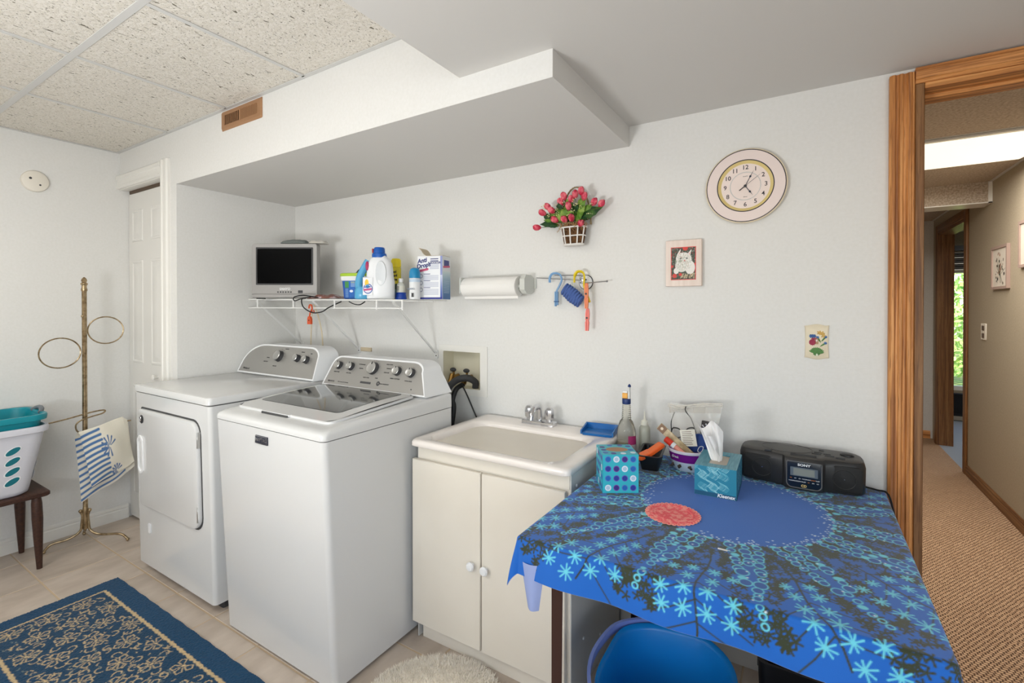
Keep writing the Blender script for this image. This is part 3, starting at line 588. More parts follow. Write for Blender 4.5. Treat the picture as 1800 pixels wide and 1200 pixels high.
part('lid', lidgrid(-2.062, -1.448, 1.105, 1.548, .03, -.002, .008, 14), M_enamel, wa, True, auto=50)
part('lid_window', lidgrid(-2.035, -1.512, 1.192, 1.538, .022, .004, .0095, 12), M_glassdark, wa, True, auto=50)
bm = B(); loft(bm, [[lidpt(a, b, dz) for a, b in rrect(-1.86, -1.69, 1.094, 1.106, .004, 2)] for dz in (-.001, .0055)]); part('lid_grip_slot', bm, M_seam, wa, True)
bm = B(); loft(bm, [[lidpt(a, b, dz) for a, b in rrect(-1.868, -1.682, 1.100, 1.116, .006, 2)] for dz in (.002, .009, )]); part('lid_lip', bm, M_enamel, wa, True)
# name badge on the front
Mb = Matrix.Translation((-1.757, 1.0368, .846)) @ Matrix.Rotation(radians(90-2.5), 4, 'X')
bm = B(); box(bm, -.040, .040, -.0155, .0155, -.001, .004, .001, 1, M=Mb); bd = part('badge', bm, mat('badge_blue_black', (40, 44, 58), .3), wa, True)
bm = B(); ro = rrect(-.0385, .0385, -.014, .014, .001, 1); ri = rrect(-.0365, .0365, -.012, .012, .001, 1)
loft(bm, [[tuple(Mb @ Vector((a, b, .0045))) for a, b in ro], [tuple(Mb @ Vector((a, b, .0045))) for a, b in ri]], False, False); part('badge_border', bm, M_chrome, bd, True)
text('MAYTAG', 'lettering', .020, Mb @ Matrix.Translation((0, 0, .0045)), M_chrome, bd, bold=.0002, sx=.92)
wout = arc_outline(-2.104, -1.404, .142, .05, .07, .045, .045, sl=.006, srr=.062)
P, pn = console(wa, wout, 1.56, 1.645, 1.738, .956, .142)
for x, s, r in ((-2.035, .094, .0205), (-1.945, .094, .0205), (-1.785, .094, .031), (-1.622, .092, .0215), (-1.535, .090, .0215)):
    knob(wa, P, x, s, r, .020, 24); tick_ring(P, x, s, r*1.22, r*1.36, 7, 20, 150, pn)
for x, s, z, q in ((-2.035, .064, .0075, 'WASH TEMP'), (-1.945, .064, .0075, 'SOIL LEVEL'), (-1.69, .118, .007, 'BULKY ITEMS'), (-1.685, .100, .007, 'WRINKLE'), (-1.69, .082, .007, 'DELICATES'), (-1.875, .108, .007, 'POWERWASH'), (-1.87, .090, .007, 'NORMAL'), (-1.81, .052, .007, 'RINSE & SPIN'), (-1.74, .054, .007, 'SOAK'), (-1.622, .060, .0075, 'FABRIC SOFTENER'), (-1.535, .056, .0075, 'EXTRA RINSE'), (-1.50, .024, .007, 'HE')): ptext(P, q, x, s, z, pn)
ptext(P, 'BRAVOS', -2.045, .020, .013, pn); ptext(P, 'MCT commercial technology', -1.955, .021, .0065, pn)
bm = B(); M = Matrix.Translation(P(-1.80, .030, .0052)) @ Matrix.Rotation(radians(66), 4, 'X'); box(bm, -.036, .036, -.005, .005, 0, .0005, .0001, 1, M=M); part('cycle_strip', bm, M_ink, pn, True, smooth=False)
bm = B(); M = Matrix.Translation(P(-1.715, .032, .0052)) @ Matrix.Rotation(radians(66), 4, 'X'); lathe(bm, [(.011, 0), (.011, .0006)], 16, M=M); part('cycle_emblem', bm, M_dgrey, pn, True, smooth=False)
text('10', 'lettering', .012, M @ Matrix.Translation((0, 0, .0008)), M_silver, pn)
text('YEAR WARRANTY', 'lettering', .0075, M @ Matrix.Translation((.040, 0, 0)), M_ink, pn)

# ============================================================= SINK CABINET
sk = thing('utility_sink_cabinet', 'cream two-door laundry sink cabinet standing between the washer and the table', 'sink', (-1.02, 1.7, 0))
bm = B(); box(bm, -1.352, -.668, 1.459, 1.94, .075, .792); part('carcass', bm, M_cab, sk, True, smooth=False)
bm = B(); box(bm, -.6715, -.6665, 1.457, 1.942, .0, .792, .001, 1); part('side_panel', bm, M_cabside, sk, True, smooth=False)
bm = B(); box(bm, -1.354, -1.349, 1.457, 1.942, .0, .792, .001, 1); part('side_panel', bm, M_cabside, sk, True, smooth=False)
bm = B(); box(bm, -1.335, -.672, 1.466, 1.48, 0.0, .075, .001, 1); part('toe_kick', bm, M_cab, sk, True, smooth=False)
bm = B(); box(bm, -1.350, -.672, 1.4555, 1.461, .738, .792, .001, 1); part('front_rail', bm, M_cab, sk, True, smooth=False)
for x0, x1, kx in ((-1.368, -1.028, -1.062), (-1.022, -.682, -1.000)):
    bm = B(); box(bm, x0, x1, 1.438, 1.456, .068, .734, .0025, 1); dd = part('door', bm, M_cab, sk, True)
    bm = B(); lathe(bm, [(.008, 0), (.008, .008), (.016, .013), (.017, .019), (.012, .025), (.001, .027)], 20, M=MW((kx, 1.438, .384), 90)); part('knob', bm, M_plw, dd, True)
for y, z in ((1.50, .74), (1.72, .10), (1.72, .25), (1.72, .40), (1.56, .18), (1.90, .18), (1.62, .33)):
    bm = B(); lathe(bm, [(.006, 0), (.005, .003), (.001, .004)], 10, M=Matrix.Translation((-.6665, y, z)) @ Matrix.Rotation(radians(90), 4, 'Y')); part('screw_cap', bm, M_plw, sk, True)
bx0, bx1, by0, by1 = -1.366, -.658, 1.418, 1.972
bm = B(); rings = [xy(rrect(bx0+a, bx1-a, by0+a, by1-a, .028, 7), z) for a, z in ((.006, .790), (0, .794), (0, .808), (.004, .815), (.010, .8175), (.022, .8175))]
ii = (-1.322, -.728, 1.462, 1.850)
rings += [xy(rrect(ii[0]-b, ii[1]+b, ii[2]-b, ii[3]+b, .065, 7), z) for b, z in ((.006, .8165), (0, .812), (-.008, .800))]
rings += [xy(rrect(-1.30, -.80, 1.485, 1.825, .08, 7), .70), xy(rrect(-1.27, -.86, 1.51, 1.80, .09, 7), .585), xy(rrect(-1.23, -.90, 1.54, 1.77, .09, 7), .565)]
loft(bm, rings, False, True); part('basin', bm, M_basin, sk, True, auto=60)
bm = B(); lathe(bm, [(.024, 0), (.024, .003), (.001, .002)], 20, (-1.06, 1.66, .565)); part('drain', bm, M_chrome, sk, True)
bm = B(); ball(bm, (-.765, 1.53, .772), .014, 12, 1.1); part('ledge_peg', bm, M_basin, sk, True)
# faucet
fa = thing('faucet', 'low chrome two-handle tap on the back rim of the sink', 'faucet', (-1.035, 1.912, .8175))
bm = B(); loft(bm, [xy(rrect(-1.117+a, -.953-a, 1.888+a, 1.936-a, .006, 3), .8175+z) for a, z in ((0, 0), (0, .014), (.004, .019))]); part('base_plate', bm, M_chrome, fa, True)
for x in (-1.087, -.983):
    bm = B(); lathe(bm, [(.013, .835), (.012, .845), (.021, .848), (.0225, .872), (.020, .888), (.012, .898), (.001, .899)], 9, (x, 1.912, 0)); part('handle', bm, M_chrome, fa, True, auto=20)
bm = B(); tube(bm, catmull([(-1.035, 1.915, .83), (-1.035, 1.915, .875), (-1.035, 1.900, .900), (-1.035, 1.872, .900), (-1.035, 1.845, .880), (-1.035, 1.835, .850)], 5), lambda t: .0125-.002*t, 12); part('spout', bm, M_chrome, fa, True)
# blue tray on rim
M_blue = mat('blue_plastic', (20, 104, 176), .28)
tr = thing('soap_tray', 'small blue open-fronted plastic tray on the back right rim of the sink', 'tray', (-.74, 1.90, .8175), radians(7))
bm = B(); loft(bm, [xy(rrect(-.062, .062, -.045, .042, .008, 3), .0), xy(rrect(-.066, .066, -.048, .046, .008, 3), .010), xy(rrect(-.058, .058, -.040, .038, .006, 3), .011)], True, True); part('floor_pan', bm, M_blue, tr)
bm = B(); box(bm, -.068, .068, .040, .046, .004, .034, .001, 1); part('back_wall', bm, M_blue, tr)
for s in (-1, 1):
    bm = B(); x = s*.066; loft(bm, [[(x-.003, -.048, .004), (x-.003, .046, .004), (x-.003, .046, .034), (x-.003, -.048, .020)], [(x+.003, -.048, .004), (x+.003, .046, .004), (x+.003, .046, .034), (x+.003, -.048, .020)]]); part('side_wall', bm, M_blue, tr)
for x in (-.04, .04): bm = B(); box(bm, x-.01, x+.01, -.035, .03, -.0, .004); part('rib', bm, M_blue, tr)

# ============================================================= WIRE SHELF
def sz(x): return 1.404-.012*(x+2.96)
sh = thing('wire_shelf', 'white wire wall shelf with diagonal braces above the washer and dryer', 'shelf', (-2.3, YB, 1.39))
M_wire = mat('white_wire', (236, 236, 234), .35)
SX0, SX1, SY0, SY1 = -2.958, -1.64, 1.665, 1.983
def rod(x0, y0, z0, x1, y1, z1, r, nm, n=8): return part(nm, tube(B(), [(x0, y0, z0), (x1, y1, z1)], r, n), M_wire, sh, True)
for y, dz, r, nm in ((SY0, -.004, .0035, 'front_rod'), (1.77, -.007, .003, 'cross_rod'), (1.88, -.007, .003, 'cross_rod'), (SY1, -.004, .003, 'back_rod')):
    rod(SX0, y, sz(SX0)+dz, SX1, y, sz(SX1)+dz, r, nm)
rod(SX0, SY0-.002, sz(SX0)-.056, SX1, SY0-.002, sz(SX1)-.043, .0035, 'lip_rod')
n = 48
for k in range(n+1):
    x = SX0+.004+(SX1-SX0-.008)*k/n
    rod(x, SY0, sz(x)-.0015, x, SY1, sz(x)-.0015, .0015, 'deck_wire', 6)
for x in (-2.86, -2.50, -2.14, -1.82, -1.645): rod(x, SY0-.001, sz(x)-.002, x, SY0-.001, sz(x)-.052, .0045, 'lip_strut')
for x in (-2.880, -2.326, -1.709):
    bm = B(); a = Vector((x, SY0+.004, sz(x)-.010)); b = Vector((x, YB-.006, 1.105)); d = (b-a).normalized(); nrm = Vector((0, d.z, -d.y))
    q = [(-.006, 0), (.006, 0), (.006, .008), (.004, .008), (.004, .002), (-.004, .002), (-.004, .008), (-.006, .008)]
    loft(bm, [[tuple(p+Vector((u, 0, 0))+nrm*v_) for u, v_ in q] for p in (a, b)]); br = part('brace', bm, M_wire, sh, True, smooth=False)
    bm = B(); box(bm, x-.010, x+.010, YB-.006, YB-.0005, 1.075, 1.118, .001, 1); part('wall_clip', bm, M_wire, br, True)
    bm = B(); lathe(bm, [(.004, 0), (.003, .002)], 8, M=MW((x, YB-.006, 1.088), 90)); part('screw', bm, M_dgrey, br, True)
# television
tv = thing('television', 'small silver tube television with a black screen at the left end of the shelf', 'television', (-2.612, 1.680, sz(-2.61)), radians(31.7))
TW, TH = .386, .325
M_tvs = mat('tv_silver', (158, 156, 154), .4, metal=.35); M_tvd = mat('tv_back', (120, 119, 118), .5)
bm = B(); loft(bm, [xz(rrect(-TW/2+i, TW/2-i, 0.006+i, TH-i, .012, 4), y) for i, y in ((.002, .0), (0, .004), (0, .045), (.004, .05))]); part('front_bezel', bm, M_tvs, tv)
bm = B(); loft(bm, [xz(rrect(-TW/2+.006, TW/2-.006, .008, TH-.006, .012, 4), .05), xz(rrect(-.12, .12, .012, TH-.03, .02, 4), .16), xz(rrect(-.085, .085, .016, TH-.09, .02, 4), .262)]); part('rear_housing', bm, M_tvd, tv)
bm = B(); loft(bm, [xz(rrect(-.166, .170, .082, TH-.022, .004, 2), .001), xz(rrect(-.166, .170, .082, TH-.022, .004, 2), -.002), xz(rrect(-.158, .162, .090, TH-.030, .01, 3), -.0025)]); part('screen_surround', bm, M_dgrey, tv)
bm = B()
nx, nz = 12, 9; V = [[bm.verts.new((-.157+.318*i/nx, -.0025-.006*(1-((i/nx-.5)*2)**2*.6-((j/nz-.5)*2)**2*.4), .091+(TH-.122)*j/nz)) for i in range(nx+1)] for j in range(nz+1)]
for j in range(nz):
    for i in range(nx): bm.faces.new((V[j][i], V[j][i+1], V[j+1][i+1], V[j+1][i]))
part('screen', bm, mat('tv_screen', (3, 3, 4), .35, spec=.06), tv)
text('SANYO', 'lettering', .019, MW((.004, -.0008, .058)), M_plw, tv, world=False, bold=.0004)
bm = B(); box(bm, -TW/2+.004, TW/2-.004, -.006, .01, .006, .030, .004, 1); part('base_ledge', bm, M_tvs, tv)
for k in range(6):
    bm = B(); lathe(bm, [(.0042, 0), (.0042, .003), (.0036, .0035)], 12, M=MW((-.037+k*.0105*1.45, -.0, .040), 90)); part('button', bm, M_dgrey, tv)
bm = B(); box(bm, .082, .108, -.002, .0, .034, .050); part('sensor_window', bm, M_dgrey, tv)
for x in (-.15, .15): bm = B(); box(bm, x-.02, x+.02, .01, .04, 0, .008); part('foot', bm, M_black, tv)
# pouch & bag on TV
def pillow(name, c, sx, sy, h, m, rz=0, label=None, cat=None, group=None, seed=1, world_parent=None, amp=.25):
    rnd = random.Random(seed); N = 16; bm = B(); top = []; bot = []
    ph = [rnd.random()*6 for _ in range(4)]
    for j in range(N+1):
        a = []; b = []
        for i in range(N+1):
            u = -1+2*i/N; v_ = -1+2*j/N; e = max(0, (1-u**4)*(1-v_**4))**.5
            wv = amp*(sin(5*u+ph[0])*cos(4*v_+ph[1])+.5*sin(9*u*v_+ph[2])+.4*sin(11*v_+7*u+ph[3]))*.35
            x = sx/2*u*(1-.05*abs(v_)); y = sy/2*v_*(1-.05*abs(u))
            a.append(bm.verts.new((x, y, .0015+h*e*(1+wv)+.0004)))
            b.append(bm.verts.new((x, y, .0008)) if 0 < i < N and 0 < j < N else a[-1])
        top.append(a); bot.append(b)
    for j in range(N):
        for i in range(N):
            bm.faces.new((top[j][i], top[j][i+1], top[j+1][i+1], top[j+1][i]))
            q = [bot[j+1][i], bot[j+1][i+1], bot[j][i+1], bot[j][i]]
            if len(set(q)) == 4 and set(q) != {top[j][i], top[j][i+1], top[j+1][i+1], top[j+1][i]}: bm.faces.new(q)
    bmesh.ops.transform(bm, matrix=Matrix.Translation(c) @ Matrix.Rotation(rz, 4, 'Z'), verts=bm.verts)
    o = part(name, bm, m, world_parent, bool(world_parent))
    if label and not world_parent: tag(o, label, cat, group)
    elif label: o['label'] = label
    return o
tvt = sz(-2.61)+TH
M_bag = mat('cloudy_film', (214, 212, 206), .25, alpha=.55)
pillow('padded_pouch', (-2.60, 1.752, tvt+.001), .16, .10, .024, mat('grey_green_fabric', (112, 118, 116), .7), radians(31.7), 'dark grey soft pouch lying on top of the television', 'pouch', seed=3)
pillow('plastic_bag', (-2.47, 1.812, tvt+.001), .10, .085, .018, mat('pale_film', (206, 202, 194), .3), radians(31.7), 'pale folded plastic bag on the right side of the television top', 'bag', seed=5, amp=.6)
# shelf items
def S_(x): return sz(x)+.002
pk = pillow('food_packet', (-2.30, 1.735, S_(-2.30)), .22, .10, .018, mat('brown_red_packet', (128, 84, 74), .3, var=((188, 170, 176), 22, 3, ONE, .5, .6)), radians(6), 'flat brown and clear plastic packet lying right of the television', 'packet', seed=9, amp=.7)
# detergent tub
tb = thing('detergent_tub', 'blue booster powder tub with a white and lime lid, right of the television', 'tub', (-2.085, 1.800, S_(-2.085)), radians(22))
M_tubblue = mat('tub_blue', (28, 92, 170), .35)
def sup(rx, ry, n=28, e=.5): return [(rx*abs(cos(2*pi*k/n))**e*(1 if cos(2*pi*k/n) >= 0 else -1), ry*abs(sin(2*pi*k/n))**e*(1 if sin(2*pi*k/n) >= 0 else -1)) for k in range(n)]
bm = B(); loft(bm, [xy(sup(.083, .060), .0), xy(sup(.088, .064), .004), xy(sup(.096, .070), .100)]); part('body', bm, M_tubblue, tb)
bm = B(); loft(bm, [xy(sup(.099, .073), .098), xy(sup(.103, .076), .102), xy(sup(.104, .077), .122)]); part('rim_band', bm, M_plw, tb)
bm = B(); loft(bm, [xy(sup(.104, .077), .122), xy(sup(.106, .079), .125), xy(sup(.106, .079), .136), xy(sup(.100, .073), .140)]); part('lid', bm, mat('lime', (170, 204, 60), .35), tb)
cv = Canvas(-.07, .07, 0, .096, .0012, (30, 100, 184)); cv.rect(-.07, -.040, 0, .096, (20, 76, 160)); cv.rect(-.062, -.040, .058, .092, (62, 140, 70)); 
for k in range(9): cv.seg(-.060, .052-k*.0055, -.044, .052-k*.0055, .0018, (140, 190, 230))
for k in range(6): cv.seg(-.028, .090-k*.005, -.006, .090-k*.005, .002, (210, 222, 130) if k < 2 else (170, 200, 230))
cv.disc(-.026, .040, .010, (230, 236, 246), .007)
for q in ((.030, .052, .030), (.05, .03, .034), (.02, .028, .026)): cv.disc(q[0], q[1], q[2], (196, 206, 70), q[2]*.8)
for q in ((.030, .052, .026), (.05, .03, .030), (.02, .028, .022)): cv.disc(q[0], q[1], q[2], (22, 70, 150), q[2]*.8)
grid_mesh('label', cv, flat((0, -.0655, .002), (1, 0, 0), (0, -.055, 1)), M_print, tb, world=False, smooth=False)
text('O', 'lettering', .034, MW((.028, -.0695, .060)), M_plw, tb, world=False, bold=.001)
text('Clean', 'lettering', .036, MW((.040, -.0685, .034)), M_plw, tb, world=False, bold=.001)
gz = pillow('folded_bag', (-2.06, 1.82, S_(-2.085)+.140), .13, .08, .022, mat('dark_green_film', (44, 58, 44), .35), .1, 'crumpled dark green plastic bag on the lid of the blue tub', 'bag', seed=12, amp=.8)
# jug
M_jugw = mat('jug_white', (238, 240, 243), .3); M_jugb = mat('jug_cyan', (86, 168, 212), .3)
jg = thing('stain_remover_jug', 'tall white jug with a blue cap and pale blue handle, middle of the shelf', 'bottle', (-1.915, 1.735, S_(-1.915)), radians(38))
def E_(cx, cy, rx, ry, z, n=28): return [(cx+a, cy+b, z) for a, b in sup(rx, ry, n, .72)]
bm = B(); loft(bm, [E_(.030, 0, *q) for q in ((.070, .044, 0), (.074, .047, .006), (.074, .047, .090), (.068, .045, .120), (.066, .045, .150), (.062, .043, .185), (.048, .036, .208), (.034, .031, .218), (.030, .030, .228))]); part('body', bm, M_jugw, jg)
bm = B(); hp = [(-.098, .0), (-.034, .0), (-.036, .055), (-.036, .075), (-.030, .10), (-.020, .17), (-.006, .200), (-.012, .208), (-.028, .196), (-.050, .165), (-.074, .115), (-.088, .060)]
# handle with opening: outer path tube flattened
bm = B(); tube(bm, catmull([(-.030, 0, .200), (-.052, 0, .160), (-.074, 0, .110), (-.078, 0, .065), (-.060, 0, .045)], 6), lambda t: .017+.003*t, 12); 
loft(bm, [E_(-.058, 0, *q, n=20) for q in ((.036, .036, 0), (.040, .039, .005), (.040, .038, .045), (.030, .030, .062))]); part('handle', bm, M_jugb, jg)
bm = B(); lathe(bm, [(.036, .214), (.038, .226), (.036, .236), (.030, .238), (.028, .262), (.024, .268), (.001, .269)], 24, (.026, 0, 0)); part('cap', bm, mat('cap_blue', (16, 88, 178), .3), jg)
bm = B(); box(bm, -.011, -.003, -.008, .008, .240, .262, .002, 1); part('cap_tab', bm, mat('red_tab', (178, 60, 60), .4), jg)
bm = B(); ball(bm, (-.030, -.030, .170), .013, 12, 1.9, .7, .35); part('label_drop', bm, mat('magenta', (172, 38, 90), .4), jg)
bm = B(); loft(bm, [[(.040+a, -.0475+dy, .13+b) for a, b in ell(0, 0, rx, rz, 24)] for rx, rz, dy in ((.028, .066, .004), (.026, .062, 0), (.020, .056, .001))]); part('grip_panel', bm, mat('jug_panel', (222, 226, 230), .35), jg)
cv = Canvas(-.050, .0, .02, .11, .0012, (238, 240, 243))
cv.disc(-.024, .052, .024, (36, 92, 170), .026); cv.disc(-.024, .052, .020, (236, 226, 238), .021); cv.disc(-.030, .082, .010, (240, 200, 60), .018); cv.disc(-.026, .064, .010, (60, 150, 200)); cv.seg(-.042, .046, -.008, .050, .010, (190, 80, 130)); cv.seg(-.040, .060, -.012, .062, .006, (30, 90, 170))
grid_mesh('label', cv, lambda X, Y: np.stack([X, -.0485+.35*np.clip(-X-.012, 0, 1)**1.25, Y], -1), M_print, jg, world=False)
# yellow spray can behind
def can(nm, lb, x, y, r, prof, m, cat='can', base=None):
    t = thing(nm, lb, cat, (x, y, S_(x) if base is None else base)); bm = B(); lathe(bm, prof, 24); part('body', bm, m, t); return t
yc = can('insect_spray_can', 'yellow-capped spray can standing behind the white jug', -1.925, 1.90, .026, [(.026, 0), (.027, .004), (.027, .170), (.024, .178), (.020, .182)], mat('can_print', (206, 190, 40), .35), 'can')
bm = B(); lathe(bm, [(.0265, .178), (.0272, .182), (.0265, .215), (.022, .224), (.001, .226)], 24); part('cap', bm, mat('cap_yellow', (230, 208, 30), .3), yc)
bm = B(); lathe(bm, [(.0274, .004), (.0274, .055)], 24); part('label_band', bm, mat('can_grey_green', (96, 128, 118), .4), yc); bm = B(); lathe(bm, [(.0274, .055), (.0274, .085)], 24); part('label_band', bm, mat('can_dark_green', (32, 60, 44), .4), yc)
for z, q in ((.150, 'Yard'), (.130, 'Guard'), (.108, 'Home')): text(q, 'lettering', .020, MW((.010, -.0272, z)), M_black, yc, world=False, bold=.0006)
# small bottle with blue base
sb = thing('medicine_bottle', 'small clear bottle with a white cap standing in a blue cup', 'bottle', (-1.838, 1.848, S_(-1.84)))
bm = B(); lathe(bm, [(.030, 0), (.031, .004), (.027, .030), (.030, .032), (.028, .036)], 24); part('cup', bm, mat('royal_blue', (26, 70, 172), .35), sb)
bm = B(); lathe(bm, [(.0215, .030), (.0215, .070), (.019, .082), (.011, .090), (.011, .094)], 24); part('body', bm, mat('frosty', (206, 208, 200), .3), sb)
bm = B(); lathe(bm, [(.0218, .038), (.0218, .072)], 24); part('label_band', bm, mat('label_cream', (220, 218, 206), .5), sb)
for z in (.066, .060, .054, .048): bm = B(); box(bm, -.012, .010, -.0224, -.0219, z, z+.0018); part('print_line', bm, M_dgrey, sb)
bm = B(); lathe(bm, [(.0125, .092), (.0125, .108), (.010, .111)], 20); part('cap', bm, M_plw, sb)
# aerosol
ae = thing('aerosol_can', 'white aerosol can with a domed cyan cap in front of the carton', 'can', (-1.641, 1.745, S_(-1.641)))
bm = B(); lathe(bm, [(.026, 0), (.0265, .003), (.0265, .100), (.024, .104)], 26); part('body', bm, mat('can_white', (228, 230, 232), .35), ae)
bm = B(); lathe(bm, [(.027, .103), (.0275, .108), (.0265, .134), (.021, .149), (.010, .155), (.001, .156)], 26); part('cap', bm, mat('cap_cyan', (24, 132, 182), .3), ae)
bm = B(); lathe(bm, [(.0268, .084), (.0268, .098)], 26); part('label_band', bm, mat('band_pale', (190, 208, 226), .4), ae)
text('NUVAO', 'lettering', .013, MW((0, -.0268, .050)), mat('print_grey', (130, 140, 160), .5), ae, world=False)
for k in range(6): bm = B(); box(bm, .004+k*.0026, .0052+k*.0026, -.0272, -.0262, .010, .030); part('barcode_bar', bm, M_dgrey, ae)
# carton
ct = thing('laundry_carton', 'white and blue carton with its top flap open at the right end of the shelf', 'box', (-1.598, 1.84, S_(-1.6)), radians(14))
bm = B(); box(bm, -.068, .068, -.045, .045, 0, .215, .001, 1); part('carton_body', bm, mat('carton_white', (236, 238, 240), .45), ct)
cv = Canvas(-.068, .068, .001, .214, .0012, (238, 240, 244))
nv = (44, 52, 118)
cv.rect(.056, .068, 0, .215, (140, 150, 200)); 
for k in range(60): cv.rect(.056, .068, .0+k*.002, .002+k*.002, (int(30+k*3), int(60+k*2.6), int(150+k*1.4)))
cv.rect(-.068, .068, 0, .010, (40, 50, 140))
cv.seg(-.066, .140, -.014, .150, .012, (198, 84, 120))
for z in (.200, .190): cv.seg(.004, z, .044, z, .0045, nv)
for k in range(5): cv.seg(.0, .176-k*.006, .048, .176-k*.006, .0022, (150, 156, 190))
for z0, n_ in ((.118, 5), (.084, 5), (.050, 6)):
    for k in range(n_): cv.seg(-.034, z0-k*.0052, .046, z0-k*.0052, .0018, (160, 168, 196))
    cv.seg(-.034, z0+.008, .0, z0+.008, .003, nv); cv.ring(-.050, z0-.002, .009, .002, nv)
grid_mesh('label', cv, flat((0, -.0456, 0), (1, 0, 0), (0, 0, 1)), M_print, ct, world=False, smooth=False)
cv = Canvas(-.043, .043, .001, .214, .0012, (222, 226, 230))
for k in range(70): cv.rect(-.043, .043, k*.002, k*.002+.002, (int(20+k*2.8), int(90+k*2.0), int(160+k*1.0)))
cv.rect(-.03, .03, .165, .195, (60, 66, 130)); cv.seg(-.034, .160, .034, .166, .010, (198, 84, 120))
for k in range(8): cv.seg(-.03, .09-k*.008, .03, .09-k*.008, .002, (200, 214, 230))
grid_mesh('label', cv, flat((.0686, 0, 0), (0, 1, 0), (0, 0, 1)), M_print, ct, world=False, smooth=False)
text('Anti', 'lettering', .030, MW((-.044, -.0462, .192), ry=-10), mat('navy_ink', nv, .5), ct, world=False, bold=.001, shear=.2)
text('Drops', 'lettering', .030, MW((-.036, -.0462, .168), ry=-10), mat('navy_ink', nv, .5), ct, world=False, bold=.001, shear=.2)
text('& BOOSTER', 'lettering', .013, MW((.024, -.0462, .181)), mat('navy_ink', nv, .5), ct, world=False, bold=.0003)
M_card = mat('carton_inside', (196, 182, 158), .7)
bm = B(); loft(bm, [[(x, y, z) for x, y, z in catmull([(-.066, 0, .215), (-.050, 0, .235), (-.062, 0, .262)], 4)], ], False, False) if False else None
pts = catmull([(-.020, 0, .214), (-.038, 0, .226), (-.052, 0, .246), (-.064, 0, .256)], 4)
loft(bm, [[(p.x, y, p.z) for p in pts]+[(p.x+.0015, y, p.z+.0015) for p in reversed(pts)] for y in (-.044, .040)]); part('top_flap', bm, M_card, ct)
bm = B(); loft(bm, [[(x, -.044, .2155), (x, .044, .2155), (x, .044, .217), (x, -.044, .217)] for x in (-.018, .067)]); part('top_flap', bm, M_card, ct)
# orange hanger hook on the lip rod, cords
M_or = mat('orange_plastic', (206, 82, 40), .35)
z0 = sz(-2.35)-.052
hk = thing('hanging_clip', 'orange plastic clip hooked over the lip of the wire shelf', 'clip', (-2.33, SY0-.004, z0))
bm = B(); tube(bm, catmull([(.022, -.004, -.010), (.026, -.004, -.022), (.012, -.004, -.024), (.006, -.004, -.008)][::-1], 5), .0035, 8)
tube(bm, catmull([(-.018, -.004, .0), (-.012, -.004, .018), (.004, -.004, .016), (.008, -.004, -.004), (-.006, -.004, -.022), (-.014, -.004, -.048)], 6), .0045, 8); part('hook', bm, M_or, hk)
bm = B(); loft(bm, [[(a, y, b) for a, b in [(-.020, -.044), (-.006, -.044), (.004, -.060), (.004, -.088), (-.026, -.088), (-.026, -.060)]] for y in (-.010, .002)]); part('clip_body', bm, M_or, hk)
bm = B(); lathe(bm, [(.004, 0), (.004, .001)], 10, M=MW((-.011, -.010, -.066), 90)); part('eyelet', bm, M_black, hk)
M_cordc = mat('cream_cord', (222, 206, 176), .6)
bc = thing('bead_cord_loop', 'cream looped cord hanging down the wall below the shelf', 'cord', (-2.40, 1.9, 1.38))
bm = B(); tube(bm, catmull([(-2.675, 1.91, 1.37), (-2.685, 1.915, 1.28), (-2.70, 1.92, 1.18), (-2.71, 1.925, 1.07)], 6), .0035, 6); part('left_strand', bm, M_cordc, bc, True)
bm = B(); tube(bm, catmull([(-2.655, 1.91, 1.37), (-2.62, 1.915, 1.29), (-2.595, 1.92, 1.20), (-2.59, 1.925, 1.11)], 6), .004, 6); part('right_strand', bm, M_cordc, bc, True)
bm = B(); lathe(bm, [(.004, -.012), (.0055, -.008), (.005, .0)], 10, (-2.59, 1.925, 1.11)); part('tip', bm, M_black, bc, True)
bk = tag(part('television_cable', tube(B(), catmull([(-2.30, 1.69, sz(-2.3)+.006), (-2.40, 1.66, sz(-2.4)+.020), (-2.47, 1.648, sz(-2.4)+.010), (-2.46, 1.645, sz(-2.4)-.010), (-2.40, 1.648, sz(-2.4)+.002), (-2.34, 1.66, sz(-2.3)+.012)], 6), .0035, 6), M_black), 'black cable curling over the front edge of the shelf', 'cable')
bk = tag(part('television_cable', tube(B(), catmull([(-2.44, 1.70, sz(-2.4)+.006), (-2.40, 1.648, sz(-2.4)-.002), (-2.38, 1.644, 1.352), (-2.30, 1.642, 1.322), (-2.22, 1.644, 1.326), (-2.165, 1.648, 1.35), (-2.13, 1.70, sz(-2.1)-.012)], 6), .0035, 6), M_black), 'black cable drooping in a loop below the shelf behind the orange clip', 'cable')
bk = tag(part('television_cable', tube(B(), catmull([(-2.13, 1.75, sz(-2.1)-.012), (-2.08, 1.74, sz(-2.1)-.025), (-2.02, 1.73, sz(-2)-.028), (-1.98, 1.73, sz(-2)-.012)], 6), .003, 6), M_black), 'short black cable sagging under the shelf below the blue tub', 'cable')
bm = B(); box(bm, -2.305, -2.215, YB-.010, YB-.0005, 1.085, 1.108, .001, 1); tag(part('paper_strip', bm, mat('tan_strip', (206, 190, 162), .7)), 'small tan strip on the wall just above the washer console', 'strip')
